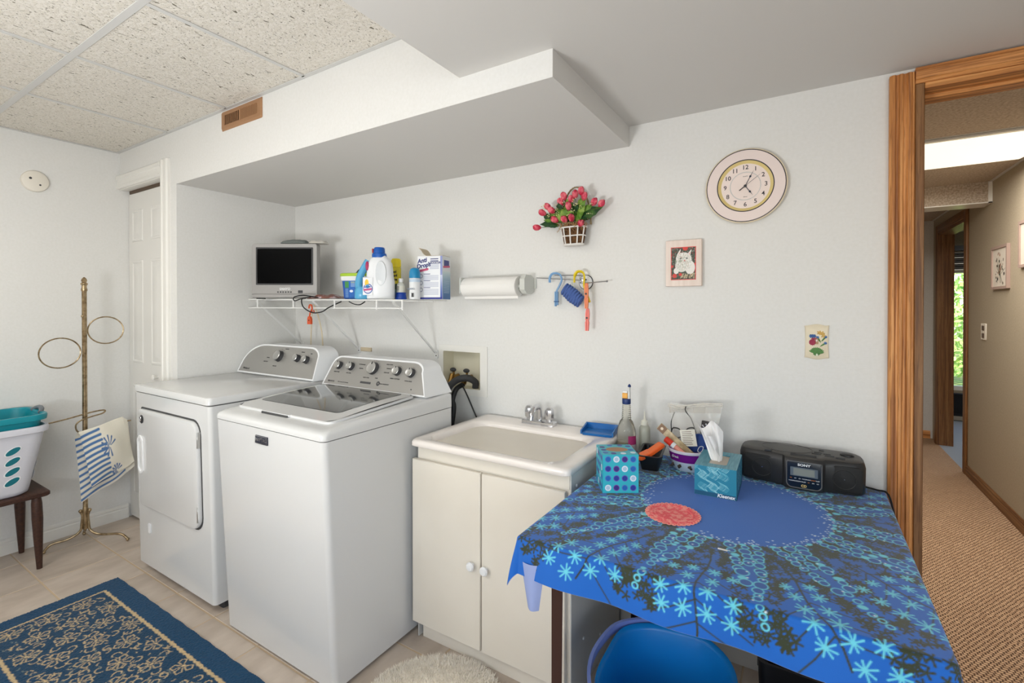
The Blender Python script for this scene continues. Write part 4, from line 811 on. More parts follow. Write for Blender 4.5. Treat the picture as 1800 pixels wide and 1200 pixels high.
#@@PART3@@
# ============================================================= ON THE BACK WALL
# paper towel
ph = thing('paper_towel_holder', 'translucent white paper towel holder arms on the wall right of the shelf', 'holder', (-1.3, YB, 1.45))
M_frost = mat('frosted_plastic', (214, 216, 210), .35, alpha=.92)
bm = B(); loft(bm, [[(x, a, b) for a, b in [(1.985, 1.425), (1.985, 1.488), (1.955, 1.502), (1.912, 1.502), (1.893, 1.482), (1.893, 1.432), (1.915, 1.415), (1.955, 1.412)]] for x in (-1.128, -1.102)]); part('right_arm', bm, M_frost, ph, True, smooth=False)
bm = B(); loft(bm, [[(x, a, b) for a, b in [(1.985, 1.425), (1.985, 1.488), (1.955, 1.500), (1.905, 1.500), (1.905, 1.42), (1.955, 1.412)]] for x in (-1.49, -1.478)]); part('left_arm', bm, M_frost, ph, True, smooth=False)
bm = B(); box(bm, -1.49, -1.09, 1.983, 1.9885, 1.44, 1.485, .001, 1); part('wall_bar', bm, M_frost, ph, True)
bm = B(); tube(bm, [(-1.479, 1.925, 1.450), (-1.127, 1.925, 1.450)], .012, 12); part('spindle', bm, M_frost, ph, True)
pr = thing('paper_towel_roll', 'white paper towel roll on the wall holder', 'paper towel', (-1.3, 1.925, 1.45))
bm = B(); R_ = Matrix.Translation((-1.462, 1.925, 1.450)) @ Matrix.Rotation(radians(90), 4, 'Y')
lathe(bm, [(.020, 0), (.046, 0), (.0475, .002), (.0475, .313), (.046, .315), (.020, .315), (.020, 0)], 40, M=R_) if False else None
n_ = 40; rg = []
for r, z in ((.0135, 0), (.046, 0), (.0475, .002), (.0475, .313), (.046, .315), (.0135, .315)): rg.append([tuple(R_ @ Vector((r*cos(2*pi*k/n_), r*sin(2*pi*k/n_), z))) for k in range(n_)])
rg.append(rg[0]); loft(bm, rg, False, False)
M_paper = mat('paper_towel_white', (240, 238, 234), .9, bump=(220, .5, .002, ONE)); part('roll', bm, M_paper, pr, True)
bm = B(); pts = [(1.925-.0478*cos(a), 1.45+.0478*sin(a)) for a in np.linspace(.2, -1.3, 8)]+[(1.915, 1.392)]
loft(bm, [[(x, a, b) for a, b in pts]+[(x, a-.0012, b) for a, b in reversed(pts)] for x in (-1.461, -1.148)]); part('loose_sheet', bm, M_paper, pr, True)
# swing-arm rack
M_steel = mat('steel_wire', (170, 170, 172), .3, metal=.9)
rk = thing('wall_rack', 'chrome round wall hook with thin metal rods, right of the paper towel', 'rack', (-.844, YB, 1.466))
bm = B(); lathe(bm, [(.031, .0005), (.031, .006), (.027, .011), (.024, .009), (.001, .009)], 28, M=MW((-.838, YB, 1.462), 90)); part('hub_plate', bm, M_plw, rk, True)
bm = B(); lathe(bm, [(.034, .0004), (.034, .003), (.031, .004)], 28, M=MW((-.838, YB, 1.462), 90)); part('rim_ring', bm, M_dgrey, rk, True)
bm = B(); lathe(bm, [(.011, .008), (.012, .020), (.008, .026), (.001, .027)], 16, M=MW((-.846, YB, 1.466), 90)); hubb = part('hub', bm, M_chrome, rk, True)
for dx, dz in ((-.010, .012), (.008, .010), (-.012, -.004)): bm = B(); box(bm, -.845+dx-.005, -.845+dx+.005, YB-.014, YB-.008, 1.464+dz-.0025, 1.464+dz+.0025); part('slot', bm, M_black, hubb, True)
for p0, p1 in (((-1.075, YB-.030, 1.488), (-.850, YB-.030, 1.470)), ((-.985, YB-.020, 1.497), (-.850, YB-.020, 1.492)), ((-.832, YB-.028, 1.457), (-.728, YB-.034, 1.462))):
    bm = B(); tube(bm, [p0, p1], .0022, 8); e = p1 if p1[0] > -.8 else None
    if e: ball(bm, e, .005, 8)
    part('swing_rod', bm, M_steel, rk, True)
def clothespin(nm, lb, x, y, z0, z1, m, grp=None, lean=0):
    t = thing(nm, lb, 'clip', (x, y, z0)); L = z0-z1
    for s, dx in ((-1, 0), (1, 0)):
        bm = B(); loft(bm, [[(a*s, b, c) for a, b, c in ((.0008, -.006, zz), (.0008+wd, -.006, zz), (.0008+wd, .006, zz), (.0008, .006, zz))] for zz, wd in ((0, .0045), (-L*.25, .0075), (-L*.5, .0065), (-L*.55, .0045), (-L*.62, .0075), (-L, .0055))])
        bmesh.ops.transform(bm, matrix=Matrix.Rotation(radians(lean), 4, 'Y'), verts=bm.verts); part('jaw', bm, m, t, auto=20)
    bm = B(); lathe(bm, [(.0045, -.008), (.0045, .008)], 10, M=Matrix.Rotation(radians(lean), 4, 'Y') @ Matrix.Translation((0, 0, -L*.42)) @ Matrix.Rotation(radians(90), 4, 'X')); part('spring', bm, M_dgrey, t)
    return t
M_lblue = mat('light_blue_plastic', (122, 164, 206), .4)
bh = thing('blue_hook_clip', 'light blue plastic hook with a clothes peg hanging on the thin rods', 'clip', (-.970, YB-.032, 1.48))
bm = B(); tube(bm, catmull([(-.034, 0, -.016), (-.034, 0, .006), (-.024, 0, .022), (-.004, 0, .026), (.018, 0, .018), (.026, 0, -.006), (.016, 0, -.030), (.003, 0, -.052), (.000, 0, -.062)], 5), .0058, 8, flat=.8); part('hook', bm, M_lblue, bh)
for s in (-1, 1):
    bm = B(); box(bm, min(s*.001, s*.008), max(s*.001, s*.008), -.006, .006, -.125 if s < 0 else -.120, -.058, .001, 1); part('jaw', bm, M_lblue, bh)
bm = B(); box(bm, -.010, .010, -.008, .008, -.106, -.101, .001, 1); part('spring_band', bm, mat('deep_blue_band', (60, 100, 150), .4), bh)
yh = thing('yellow_hook', 'yellow plastic hook hanging over the round wall hook', 'hook', (-.85, YB-.044, 1.49))
bm = B(); tube(bm, catmull([(-.026, 0, -.030), (-.024, 0, .000), (-.010, 0, .018), (.014, 0, .014), (.022, 0, -.008), (.020, 0, -.045), (.034, 0, -.080), (.048, 0, -.118)], 6), lambda t: .0075 if t > .12 else .005, 10, flat=.55); part('hook_body', bm, mat('yellow_plastic', (222, 196, 20), .4), yh)
M_yarn = mat('blue_yarn', (78, 104, 166), .9, bump=(260, .6, .002, ONE))
yn = thing('yarn_bundle', 'bundle of dark blue wound cord hanging by a white string under the wall hook', 'yarn', (-.886, YB-.042, 1.404))
Ry = Matrix.Rotation(radians(38), 4, 'Y')
for k in range(15):
    t_ = -1+2*k/14; bm = B(); r = .030*(1-.16*t_*t_)
    ring = [tuple(Ry @ Vector((t_*.047+random.uniform(-.001, .001)+.006*sin(a)*.4*(1 if k % 2 else -1), .014*cos(a)*(1+.1*random.random()), r*sin(a)*(1+random.uniform(-.04, .06))))) for a in np.linspace(0, 2*pi, 20, endpoint=False)]
    tube(bm, ring, .0040, 6, closed=True); part('winding', bm, M_yarn, yn)
bm = B()
loft(bm, [[tuple(Ry @ Vector((x, .012*cos(a)*q, .027*sin(a)*q))) for a in np.linspace(0, 2*pi, 16, endpoint=False)] for x, q in ((-.05, .8), (-.02, 1), (.02, 1), (.05, .8))]); part('core', bm, M_yarn, yn)
bm = B(); tube(bm, [(-.876+.886, 0, .030), (-.004, -.0, .082)], .001, 5); tube(bm, [(.0, 0, .030), (-.010, 0, .080)], .001, 5); part('string', bm, mat('pale_string', (214, 226, 206), .7), yn)
clothespin('orange_clothespin', 'orange clothes peg gripping the yellow hook', -.812, YB-.058, 1.455, 1.345, mat('peach_plastic', (240, 140, 96), .45), lean=0)
clothespin('pink_clothespin', 'pink clothes peg hanging lowest, under the orange peg', -.808, YB-.054, 1.345, 1.248, mat('pink_plastic', (242, 128, 118), .45), lean=2)

# flower basket
fb = thing('hanging_flower_basket', 'white lattice wall basket of pink and red rosebuds with green leaves', 'flower basket', (-.878, YB, 1.63))
M_moss = mat('brown_moss', (112, 78, 44), .95, var=((72, 46, 26), 60, 4, ONE, .4, .6), bump=(120, 1, .006, ONE)); M_wick = mat('white_wicker', (232, 228, 222), .6)
bc_ = (-.878, 1.945)
bm = B(); loft(bm, [[(bc_[0]+r*cos(a), bc_[1]+r*.62*sin(a), z) for a in np.linspace(0, 2*pi, 28, endpoint=False)] for r, z in ((.044, 1.628), (.050, 1.650), (.056, 1.690), (.058, 1.706), (.046, 1.720), (.02, 1.726))]); part('moss_lining', bm, M_moss, fb, True)
for z, r, rr in ((1.628, .047, .0035), (1.665, .0545, .0030), (1.703, .0605, .0035)):
    bm = B(); tube(bm, [(bc_[0]+r*cos(a), bc_[1]+r*.66*sin(a), z-.001*sin(3*a)) for a in np.linspace(0, 2*pi, 26, endpoint=False)], rr, 6, closed=True); part('hoop', bm, M_wick, fb, True)
for a in (200, 232, 268, 304, 338): 
    a = radians(a); bm = B(); tube(bm, [(bc_[0]+r*cos(a), bc_[1]+r*.68*sin(a), z) for r, z in ((.046, 1.626), (.051, 1.650), (.056, 1.680), (.060, 1.705))], .0032, 6); part('stave', bm, M_wick, fb, True)
bm = B(); lathe(bm, [(.046, -.004), (.047, .0)], 24, (bc_[0], bc_[1], 1.627), sy=.66); part('base_plate', bm, M_wick, fb, True)
M_vine = mat('twisted_vine', (150, 132, 100), .8)
for s in (0, 1):
    bm = B(); tube(bm, [(bc_[0]+(.072)*cos(a)+.002*cos(20*a+s*3), 1.965+.002*sin(20*a+s*3), 1.715+.172*sin(a)) for a in np.linspace(0, pi, 50)], .0030, 6); part('handle', bm, M_vine, fb, True)
bm = B()
for k in range(46):
    a = random.uniform(pi, 2*pi); r = .05+random.uniform(-.01, .016); x = bc_[0]+r*cos(a); y = bc_[1]+.7*r*sin(a)
    p = Vector((x, y, 1.712)); pts = [p]
    for q in range(4): p = p+Vector((random.uniform(-.014, .014), random.uniform(-.006, .004), random.uniform(-.014, .011))); pts.append(p)
    tube(bm, catmull(pts, 3), .0008, 4)
part('raffia', bm, mat('raffia_tan', (176, 138, 92), .8), fb, True, stuff=True)
def fw(X, Yp): return (-.878+((940+X/9.6)-1016)*.00273, 1.344+(541-(320+Yp/9.6))*.00253)
M_leaf = mat('dark_leaf', (36, 72, 38), .5, var=((74, 112, 44), 25, 2, ONE, .45, .65)); M_leaf2 = mat('fresh_leaf', (96, 138, 46), .5, var=((150, 176, 84), 30, 2, ONE, .45, .65))
def leaf(p0, p1, wdt, m, droop=.0, yoff=(.0, -.02)):
    bm = B(); a = Vector((p0[0], 1.945+yoff[0], p0[1])); b = Vector((p1[0], 1.945+yoff[1], p1[1])); d = b-a; s = Vector((-d.z, 0, d.x)).normalized(); N = 9; rows = []
    for k in range(N+1):
        t = k/N; c = a+d*t+Vector((0, -.010*sin(pi*t), droop*sin(pi*t))); wv = 1.35*wdt*sin(pi*min(t*1.05, 1))**.8*(1+.12*sin(t*22)); rows.append([bm.verts.new(c-s*wv+Vector((0, .004, 0))), bm.verts.new(c+Vector((0, -.003, 0))), bm.verts.new(c+s*wv+Vector((0, .004, 0)))])
    for q, r in zip(rows, rows[1:]):
        for k in range(2): bm.faces.new((q[k], q[k+1], r[k+1], r[k]))
    return part('leaf', bm, m, fb, True)
for a, b, w_, m in (((470, 690), (140, 650), .012, M_leaf), ((520, 640), (240, 560), .013, M_leaf), ((470, 700), (300, 700), .010, M_leaf), ((800, 655), (1230, 470), .016, M_leaf), ((820, 640), (1130, 520), .012, M_leaf), ((520, 600), (390, 400), .011, M_leaf), ((600, 640), (480, 420), .015, M_leaf2), ((640, 620), (560, 440), .014, M_leaf2), ((700, 620), (690, 470), .013, M_leaf2), ((760, 600), (900, 560), .014, M_leaf2), ((800, 590), (960, 440), .013, M_leaf2), ((760, 580), (780, 370), .011, M_leaf), ((800, 560), (960, 330), .012, M_leaf2), ((560, 620), (330, 520), .010, M_leaf2), ((420, 620), (220, 590), .009, M_leaf2), ((700, 640), (740, 520), .010, M_leaf), ((640, 560), (610, 360), .010, M_leaf2), ((730, 520), (850, 400), .010, M_leaf), ((560, 500), (660, 300), .009, M_leaf), ((420, 600), (330, 400), .012, M_leaf2), ((380, 640), (220, 480), .011, M_leaf), ((520, 520), (520, 330), .011, M_leaf), ((620, 480), (720, 260), .012, M_leaf2), ((720, 480), (700, 330), .012, M_leaf), ((820, 500), (900, 270), .012, M_leaf2), ((860, 560), (1060, 420), .012, M_leaf2), ((900, 600), (1180, 520), .011, M_leaf), ((560, 640), (430, 520), .013, M_leaf2), ((650, 640), (560, 560), .013, M_leaf), ((740, 640), (860, 620), .012, M_leaf2)):
    leaf(fw(*a), fw(*b), w_, m, .004, (random.uniform(-.005, .01), random.uniform(-.035, -.005)))
bm = B(); bm2 = B()
for k in range(44):
    X = random.uniform(230, 1080); Y_ = random.uniform(290, 560)+abs(X-700)*.12; x, z = fw(X, Y_); b = (bc_[0]+(x-bc_[0])*.3, 1.945, 1.72); y = 1.945+random.uniform(-.04, 0)
    tube(bm, catmull([b, ((x+b[0])/2, 1.94, (z+b[2])/2+.01), (x, y, z)], 2), .0006, 4)
    for q in range(4): ball(bm2, (x+random.uniform(-.007, .007), y+random.uniform(-.004, .004), z+random.uniform(-.007, .007)), random.uniform(.0014, .0026), 6)
part('sprig_stems', bm, M_leaf2, fb, True, stuff=True); part('baby_breath', bm2, mat('cream_blossom', (238, 230, 178), .7), fb, True, stuff=True)
M_rose = mat('rose_red', (196, 44, 74), .5, var=((236, 122, 132), 40, 2, ONE, .42, .6))
for X, Y_ in ((600, 235), (540, 320), (325, 375), (245, 475), (155, 720), (440, 605), (600, 620), (730, 615), (895, 720), (720, 305), (695, 420), (790, 225), (905, 195), (950, 285), (1090, 385), (1205, 425), (400, 450)):
    x, z = fw(X, Y_); y = 1.915+random.uniform(-.012, .012); d = Vector((x-bc_[0], -.05, (z-1.70)*1.0+.02)).normalized(); M = Matrix.Translation((x, y, z)) @ d.to_track_quat('Z', 'Y').to_matrix().to_4x4()
    bm = B(); R = .0140
    for q, (r0, h) in enumerate(((1.0, .0), (.72, .003), (.42, .005))):
        n = 15; rings = []
        for rr, zz in ((.25, -.017), (.8, -.010), (1.0, .0), (.95, .009), (.72, .015)):
            rings.append([tuple(M @ Vector((R*r0*rr*(1+.10*sin(3*a+q))*cos(a), R*r0*rr*(1+.10*sin(3*a+q))*sin(a), zz+h+.0015*sin(3*a)))) for a in np.linspace(0, 2*pi, n, endpoint=False)])
        loft(bm, rings, True, q == 2)
    rs = part('rosebud', bm, M_rose, fb, True)
    bm = B(); b = Vector((bc_[0]+(x-bc_[0])*.25, 1.945, 1.715)); tube(bm, catmull([b, (b+Vector((x, y, z)))/2+Vector((0, .012, .004)), Vector((x, y, z))-d*.013], 4), .0012, 5); part('stem', bm, M_leaf, rs, True)

# clock
ck = thing('wall_clock', 'round pale pink wall clock with dark numerals on the back wall', 'clock', (-.195, YB, 1.803))
M_pink = mat('pale_pink', (236, 220, 214), .35); M_line = mat('dark_line', (52, 46, 54), .4); M_gold = mat('pale_gold', (226, 204, 138), .35)
CM = MW((-.195, YB, 1.803), 90)
def annulus(nm, r0, r1, z0, z1, m, par=ck): 
    bm = B(); n = 64; f = lambda r, z: [tuple(CM @ Vector((r*cos(2*pi*k/n), r*sin(2*pi*k/n), z))) for k in range(n)]
    loft(bm, [f(r1, z0-.002), f(r1, z0), f(r0, z1), f(r0, z1-.003)], False, False); return part(nm, bm, m, par, True, auto=50)
bm = B(); loft(bm, [[tuple(CM @ Vector((r*cos(2*pi*k/64), r*sin(2*pi*k/64), z))) for k in range(64)] for r, z in ((.130, .0005), (.138, .010), (.139, .018), (.136, .0215), (.132, .022), (.093, .0215), (.093, .008))], True, False); part('case', bm, mat('clock_ivory', (228, 214, 186), .4), ck, True)
annulus('outer_line', .1315, .1345, .0226, .0229, M_line); annulus('border_ring', .097, .1315, .0226, .0229, M_pink); annulus('inner_line', .0935, .097, .0228, .0226, M_line); annulus('bevel_ring', .083, .0935, .0220, .0150, M_gold)
bm = B(); lathe(bm, [(.083, .010), (.083, .0150), (.001, .0150)], 64, M=CM); dial = part('dial', bm, mat('dial_pink', (240, 224, 216), .4), ck, True)
bm = B(); tube(bm, [tuple(CM @ Vector(((.0515+.0016*(1 if k % 2 else -1))*cos(2*pi*k/144), (.0515+.0016*(1 if k % 2 else -1))*sin(2*pi*k/144), .0153))) for k in range(144)], .0005, 4, closed=True); part('zigzag_ring', bm, mat('teal_line', (110, 160, 170), .5), dial, True)
for h in range(1, 13):
    a = radians(90-30*h); text(str(h), 'numeral', .0225, CM @ Matrix.Translation((.0690*cos(a), .0690*sin(a), .0153)), M_line, dial, bold=.0002)
text('QUARTZ', 'lettering', .004, CM @ Matrix.Translation((0, .036, .0153)), M_line, dial); text('GERMANY', 'lettering', .003, CM @ Matrix.Translation((0, -.040, .0153)), M_line, dial)
def hand(ang, L, w0, spade, nm, tail=0):
    M = CM @ Matrix.Rotation(radians(-ang), 4, 'Z'); bm = B()
    pts = [(-w0, -tail), (w0, -tail), (w0, L*spade[0]), (spade[1], L*spade[2]), (w0*.8, L*spade[3]), (0, L), (-w0*.8, L*spade[3]), (-spade[1], L*spade[2]), (-w0, L*spade[0])]
    z = spade[4]; loft(bm, [[tuple(M @ Vector((a, b, zz))) for a, b in pts] for zz in (z, z+.0007)]); part(nm, bm, mat('hand_blue', (40, 52, 70), .4), ck, True, smooth=False)
hand(27, .063, .0010, (.52, .0040, .60, .68, .0165), 'minute_hand'); hand(145, .046, .0012, (.50, .0040, .60, .70, .0175), 'hour_hand'); hand(53, .066, .0005, (.5, .0005, .6, .7, .0185), 'second_hand')
bm = B(); tube(bm, [tuple(CM @ Vector((.0, .0, .0187))), tuple(CM @ Vector((-.020, -.0155, .0187)))], .0018, 6); part('counterweight', bm, M_dgrey, ck, True)
bm = B(); lathe(bm, [(.0050, .0150), (.0050, .0195), (.0030, .0205), (.001, .0206)], 16, M=CM); part('hub', bm, M_dgrey, ck, True)

# cat picture
cp = thing('kitten_picture', 'small pale pink framed print of a white kitten below the clock', 'picture', (-.415, YB, 1.43))
bm = B(); box(bm, -.484, -.347, YB-.022, YB-.0005, 1.434, 1.618, .0015, 1); part('frame_block', bm, mat('frame_pale_pink', (240, 224, 214), .5, var=((230, 212, 200), 40, 3, (1, 1, .1), .4, .6)), cp, True)
cv = Canvas(0, .078, 0, .108, .0006, (72, 78, 66))
for k in range(500): cv.disc(random.uniform(0, .078), random.uniform(0, .108), random.uniform(.0008, .002), random.choice([(52, 62, 50), (110, 112, 100), (40, 44, 40), (96, 120, 92), (150, 150, 140), (150, 60, 56)]))
for x, y, r in ((.004, .045, .004), (.074, .05, .004), (.012, .014, .007), (.045, .104, .008), (.074, .036, .004), (.03, .018, .005)): cv.disc(x, y, r, (214, 70, 62))
wt = (236, 232, 226)
cv.disc(.040, .070, .024, wt, .020); cv.seg(.024, .082, .030, .100, .010, wt, .002); cv.seg(.056, .082, .063, .097, .010, wt, .002); cv.seg(.027, .086, .030, .095, .004, (226, 190, 176), .001); cv.seg(.058, .084, .061, .092, .004, (232, 180, 176), .001)
cv.disc(.034, .046, .020, (226, 224, 216), .020); cv.disc(.060, .040, .015, wt, .022); cv.disc(.017, .030, .008, wt, .010)
for k in range(520):
    a = random.uniform(0, 2*pi); r = random.uniform(.004, .026); x = .040+r*cos(a); y = .062+r*1.1*sin(a); cv.seg(x, y, x+random.uniform(-.003, .003), y-random.uniform(.001, .005), .0008, random.choice([(206, 206, 196), (250, 250, 248), (150, 158, 140), (216, 200, 186)]))
for k in range(26): cv.seg(.030+k*.0018, .004+random.uniform(0, .006), .036+k*.0018, .016+random.uniform(-.004, .006), .0012, random.choice([(208, 188, 150), (110, 88, 60), (232, 216, 180)]))
for x in (.031, .050): cv.disc(x, .071, .0030, (60, 66, 60)); cv.disc(x, .072, .001, (240, 240, 240))
cv.seg(.030, .078, .036, .070, .002, (190, 170, 150)); cv.disc(.043, .064, .0022, (214, 130, 120)); cv.seg(.043, .062, .040, .058, .001, (150, 100, 90)); cv.seg(.043, .062, .047, .059, .001, (150, 100, 90)); cv.disc(.030, .062, .005, (170, 176, 158), .004)
cv.rect(0, .0022, 0, .108, (222, 76, 72)); cv.rect(.0758, .078, 0, .108, (222, 76, 72)); cv.rect(0, .078, 0, .0022, (222, 76, 72)); cv.rect(0, .078, .1058, .108, (222, 76, 72))
grid_mesh('kitten_print', cv, flat((-.4635, YB-.0225, 1.459), (1.23, 0, 0), (0, 0, 1.21)), M_print, cp, smooth=False)
# switch plate
sp = thing('floral_switch_plate', 'cream ceramic light switch plate with painted relief flowers beside the doorway', 'switch', (.032, YB, 1.23))
def scal(i):
    o = []; w2, h2 = .0365-i, .0590-i
    for t in np.linspace(-1, 1, 13): o.append((t*w2, -h2-.003*cos(t*pi)))
    for t in np.linspace(-1, 1, 11)[1:]: o.append((w2-.0025*(1-t*t), t*h2))
    for t in np.linspace(1, -1, 13)[1:]: o.append((t*w2, h2+.003*cos(t*pi)))
    for t in np.linspace(1, -1, 11)[1:-1]: o.append((-w2+.0025*(1-t*t), t*h2))
    return [(.032+a, 1.229+b) for a, b in o]
M_cer = mat('cream_ceramic', (228, 216, 190), .35)
bm = B(); loft(bm, [xz(scal(0), YB-.0005), xz(scal(0), YB-.004), xz(scal(.003), YB-.0065)]); part('plate', bm, M_cer, sp, True, auto=40)
def petal(x, z, a, L, wd, m, nm, h=.0022):
    L *= 1.2; wd *= 1.35
    bm = B(); M = Matrix.Translation((.032+x, YB-.0063, 1.229+z)) @ Matrix.Rotation(radians(90), 4, 'X') @ Matrix.Rotation(radians(a), 4, 'Z')
    loft(bm, [[tuple(M @ Vector(p)) for p in ((t*L, -wd*q, 0), (t*L, 0, h*q+.0004), (t*L, wd*q, 0))] for t, q in ((0, .3), (.3, .8), (.65, 1), (.9, .6), (1, .15))]); part(nm, bm, m, sp, True)
G_ = mat('relief_green', (96, 142, 84), .4); Bl_ = mat('relief_blue', (76, 116, 172), .4); Pk_ = mat('relief_pink', (178, 76, 100), .4); Yl_ = mat('relief_yellow', (222, 186, 110), .4)
for a in range(10, 175, 15): petal(0, -.040, a, random.uniform(.016, .022), .0030, G_, 'relief_leaf')
for a in range(185, 360, 30): petal(0, -.038, a, .010, .0025, G_, 'relief_leaf')
for a in range(0, 360, 30): petal(-.0125, -.002, a, .0095, .0026, Pk_, 'relief_petal', .003)
for a in (20, 60, 120, 160): petal(-.008, .008, a, .008, .002, Pk_, 'relief_petal')
for x, z in ((-.016, .020), (-.008, .020)):
    for a in range(0, 360, 60): petal(x, z, a, .006, .0020, Bl_, 'relief_petal')
for x0, z0, a in ((.012, -.002, 118), (.014, .002, 52), (.010, -.016, 38)):
    petal(x0, z0, a, .018, .0022, G_, 'relief_leaf'); petal(x0+.014*cos(radians(a)), z0+.014*sin(radians(a)), a, .009, .0040, Bl_, 'relief_petal')
for x, z in ((.016, .030), (.020, .022), (.008, .032)):
    for a in range(0, 360, 72): petal(x, z, a, .007, .0020, Yl_, 'relief_petal')
bm = B(); ball(bm, (.032+.001, YB-.007, 1.229-.045), .005, 10, 1, 1, .4); part('relief_bud', bm, mat('relief_white', (220, 226, 206), .4), sp, True)
bm = B(); box(bm, .027, .037, YB-.0075, YB-.006, 1.221, 1.243, .0005, 1); part('toggle_frame', bm, mat('toggle_tan', (176, 140, 104), .5), sp, True)
bm = B(); box(bm, .0295, .0345, YB-.015, YB-.007, 1.230, 1.238, .001, 1); part('toggle', bm, M_cream, sp, True)
# hall pictures and switch
def hall_pic(y0, y1, z0, z1, lb, seed):
    t = thing('framed_flower_picture', lb, 'picture', (HX, (y0+y1)/2, z0)); rd = random.Random(seed)
    bm = B(); ro = rrect(y0, y1, z0, z1, .002, 1); ri = rrect(y0+.018, y1-.018, z0+.018, z1-.018, .002, 1)
    loft(bm, [yz(ro, HX-.0005), yz(ro, HX-.018), yz(ri, HX-.018), yz(ri, HX-.010)], False, False); part('frame', bm, mat('taupe_frame', (160, 138, 128), .5), t, True, smooth=False)
    W_, H_ = y1-y0-.034, z1-z0-.034; cv = Canvas(0, W_, 0, H_, .003, (212, 204, 192))
    cx = W_/2
    for k in range(16): a = rd.uniform(.3, 2.84); L = rd.uniform(.3, .9)*H_*.5; cv.seg(cx, H_*.30, cx+L*cos(a), H_*.30+L*sin(a)*1.2, .003, (60, 66, 48))
    for k in range(40): a = rd.uniform(0, 6.28); r = rd.uniform(0, .34)*W_; cv.disc(cx+r*cos(a), H_*.48+r*1.4*sin(a), rd.uniform(.004, .012), rd.choice([(52, 60, 44), (84, 74, 52), (150, 110, 90), (44, 40, 40)]))
    for k in range(8): cv.seg(cx, H_*.35, cx+rd.uniform(-.05, .05), H_*.10, .003, (66, 70, 52))
    grid_mesh('pressed_flower_print', cv, lambda X, Y: np.stack([np.full_like(X, HX-.0105), y1-.017-X, z0+.017+Y], -1), M_print, t, smooth=False)
hall_pic(4.262, 4.572, 1.472, 1.762, 'framed pressed flower picture on the hall wall, wholly in view', 3)
hall_pic(3.72, 4.072, 1.588, 1.868, 'framed hall picture cut off by the right edge of the photo', 8)
hs = thing('hall_switch', 'double light switch plate on the hall wall below the flower picture', 'switch', (HX, 4.776, 1.12))
bm = B(); box(bm, HX-.006, HX-.0005, 4.72, 4.835, 1.112, 1.232, .002, 1); part('plate', bm, M_cream, hs, True)
for z in (1.145, 1.20): bm = B(); box(bm, HX-.010, HX-.005, 4.755, 4.80, z-.018, z+.016, .001, 1); part('toggle', bm, mat('switch_brown', (88, 72, 60), .5), hs, True)

# ============================================================= TABLE AND CLOTH
TX0, TX1, TY0, TY1, TZ = -.628, .21, 1.06, 1.935, .757
M_cardtop = mat('table_vinyl', (82, 58, 46), .5); M_legm = mat('brown_metal', (66, 42, 36), .4, metal=.3)
tbl = thing('card_table', 'square folding card table with brown metal legs under the blue cloth', 'table', (-.215, 1.5, 0))
bm = B(); box(bm, TX0, TX1, TY0, TY1, TZ-.022, TZ-.002, .004, 2); part('tabletop', bm, M_cardtop, tbl, True)
bm = B()
for a, b, c, d in ((TX0+.03, TX1-.03, TY0+.03, TY0+.045), (TX0+.03, TX1-.03, TY1-.045, TY1-.03), (TX0+.03, TX0+.045, TY0+.045, TY1-.045), (TX1-.045, TX1-.03, TY0+.045, TY1-.045)): box(bm, a, b, c, d, TZ-.062, TZ-.022)
part('apron', bm, M_legm, tbl, True, smooth=False)
for x, y, sx, sy in ((-.592, 1.165, 1, 1), (.165, 1.105, -1, 1), (-.592, 1.89, 1, -1), (.165, 1.89, -1, -1)):
    bm = B(); L_ = [(0, 0), (.034, 0), (.034, .003), (.003, .003), (.003, .034), (0, .034)]
    loft(bm, [[(x+a*sx*k, y+b*sy*k, z) for a, b in L_] for z, k in ((.012, .8), (TZ-.03, 1))]); lg = part('leg', bm, M_legm, tbl, True, smooth=False)
    bm = B(); box(bm, min(x-.001*sx, x+.030*sx), max(x-.001*sx, x+.030*sx), min(y-.001*sy, y+.030*sy), max(y-.001*sy, y+.030*sy), .0, .02, .002, 1); part('foot_cap', bm, M_black, lg, True)
# cloth
CR = .0021
BASE = (10, 96, 188); TQ = (104, 204, 222); OL = (48, 56, 34); WH = (214, 232, 240)
cx0, cy0 = -.19, 1.56
C = Canvas(TX0-.092, TX1+.105, TY0-.098, TY1+.036, CR, BASE)
rho = np.hypot(C.X-cx0, C.Y-cy0); th = np.arctan2(C.Y-cy0, C.X-cx0)
k_ = np.clip((rho-.235)/.04, 0, 1)*np.clip((.46-rho)/.10, 0, 1); C.a = C.a*(1-.45*k_[..., None])+lin((58, 96, 156))*.45*k_[..., None]
cols = [-153, -129, -104, -77, -54, -25, -2, 24, 47, 70, 93, 116, 139, 162, 183]
rd = random.Random(4)
def adiff(a, b): return abs((a-b+180) % 360-180)
for i in range(6400):
    r = .262+.42*rd.random()**1.15; a = rd.uniform(-180, 180); dm = min(adiff(a, c) for c in cols)
    if r > .42 and dm > (5.2+3.5*max(0, .52-r)/.12): continue
    if r > .34 and dm > 9.5 and rd.random() < .75: continue
    if r > .345 and r < .52 and dm < 2.0: continue
    x, y = cx0+r*cos(radians(a)), cy0+r*sin(radians(a)); R = .0076+.0036*min(max((r-.3)/.25, 0), 1)*rd.uniform(.7, 1.1)
    if x < TX0-.085 or x > TX1+.095 or y < TY0-.07: continue
    C.star(x, y, R, 5, .0044 if r > .4 else .0038, OL)
for i in range(420):
    a = rd.uniform(0, 2*pi); r = .262-abs(rd.gauss(0, .018))
    C.disc(cx0+r*cos(a), cy0+r*sin(a), rd.uniform(.0014, .0026), WH)
for i in range(46):
    a = 2*pi*i/46+rd.uniform(-.03, .03); C.disc(cx0+.258*cos(a), cy0+.258*sin(a), .0080, TQ, .0055, a+pi/2)
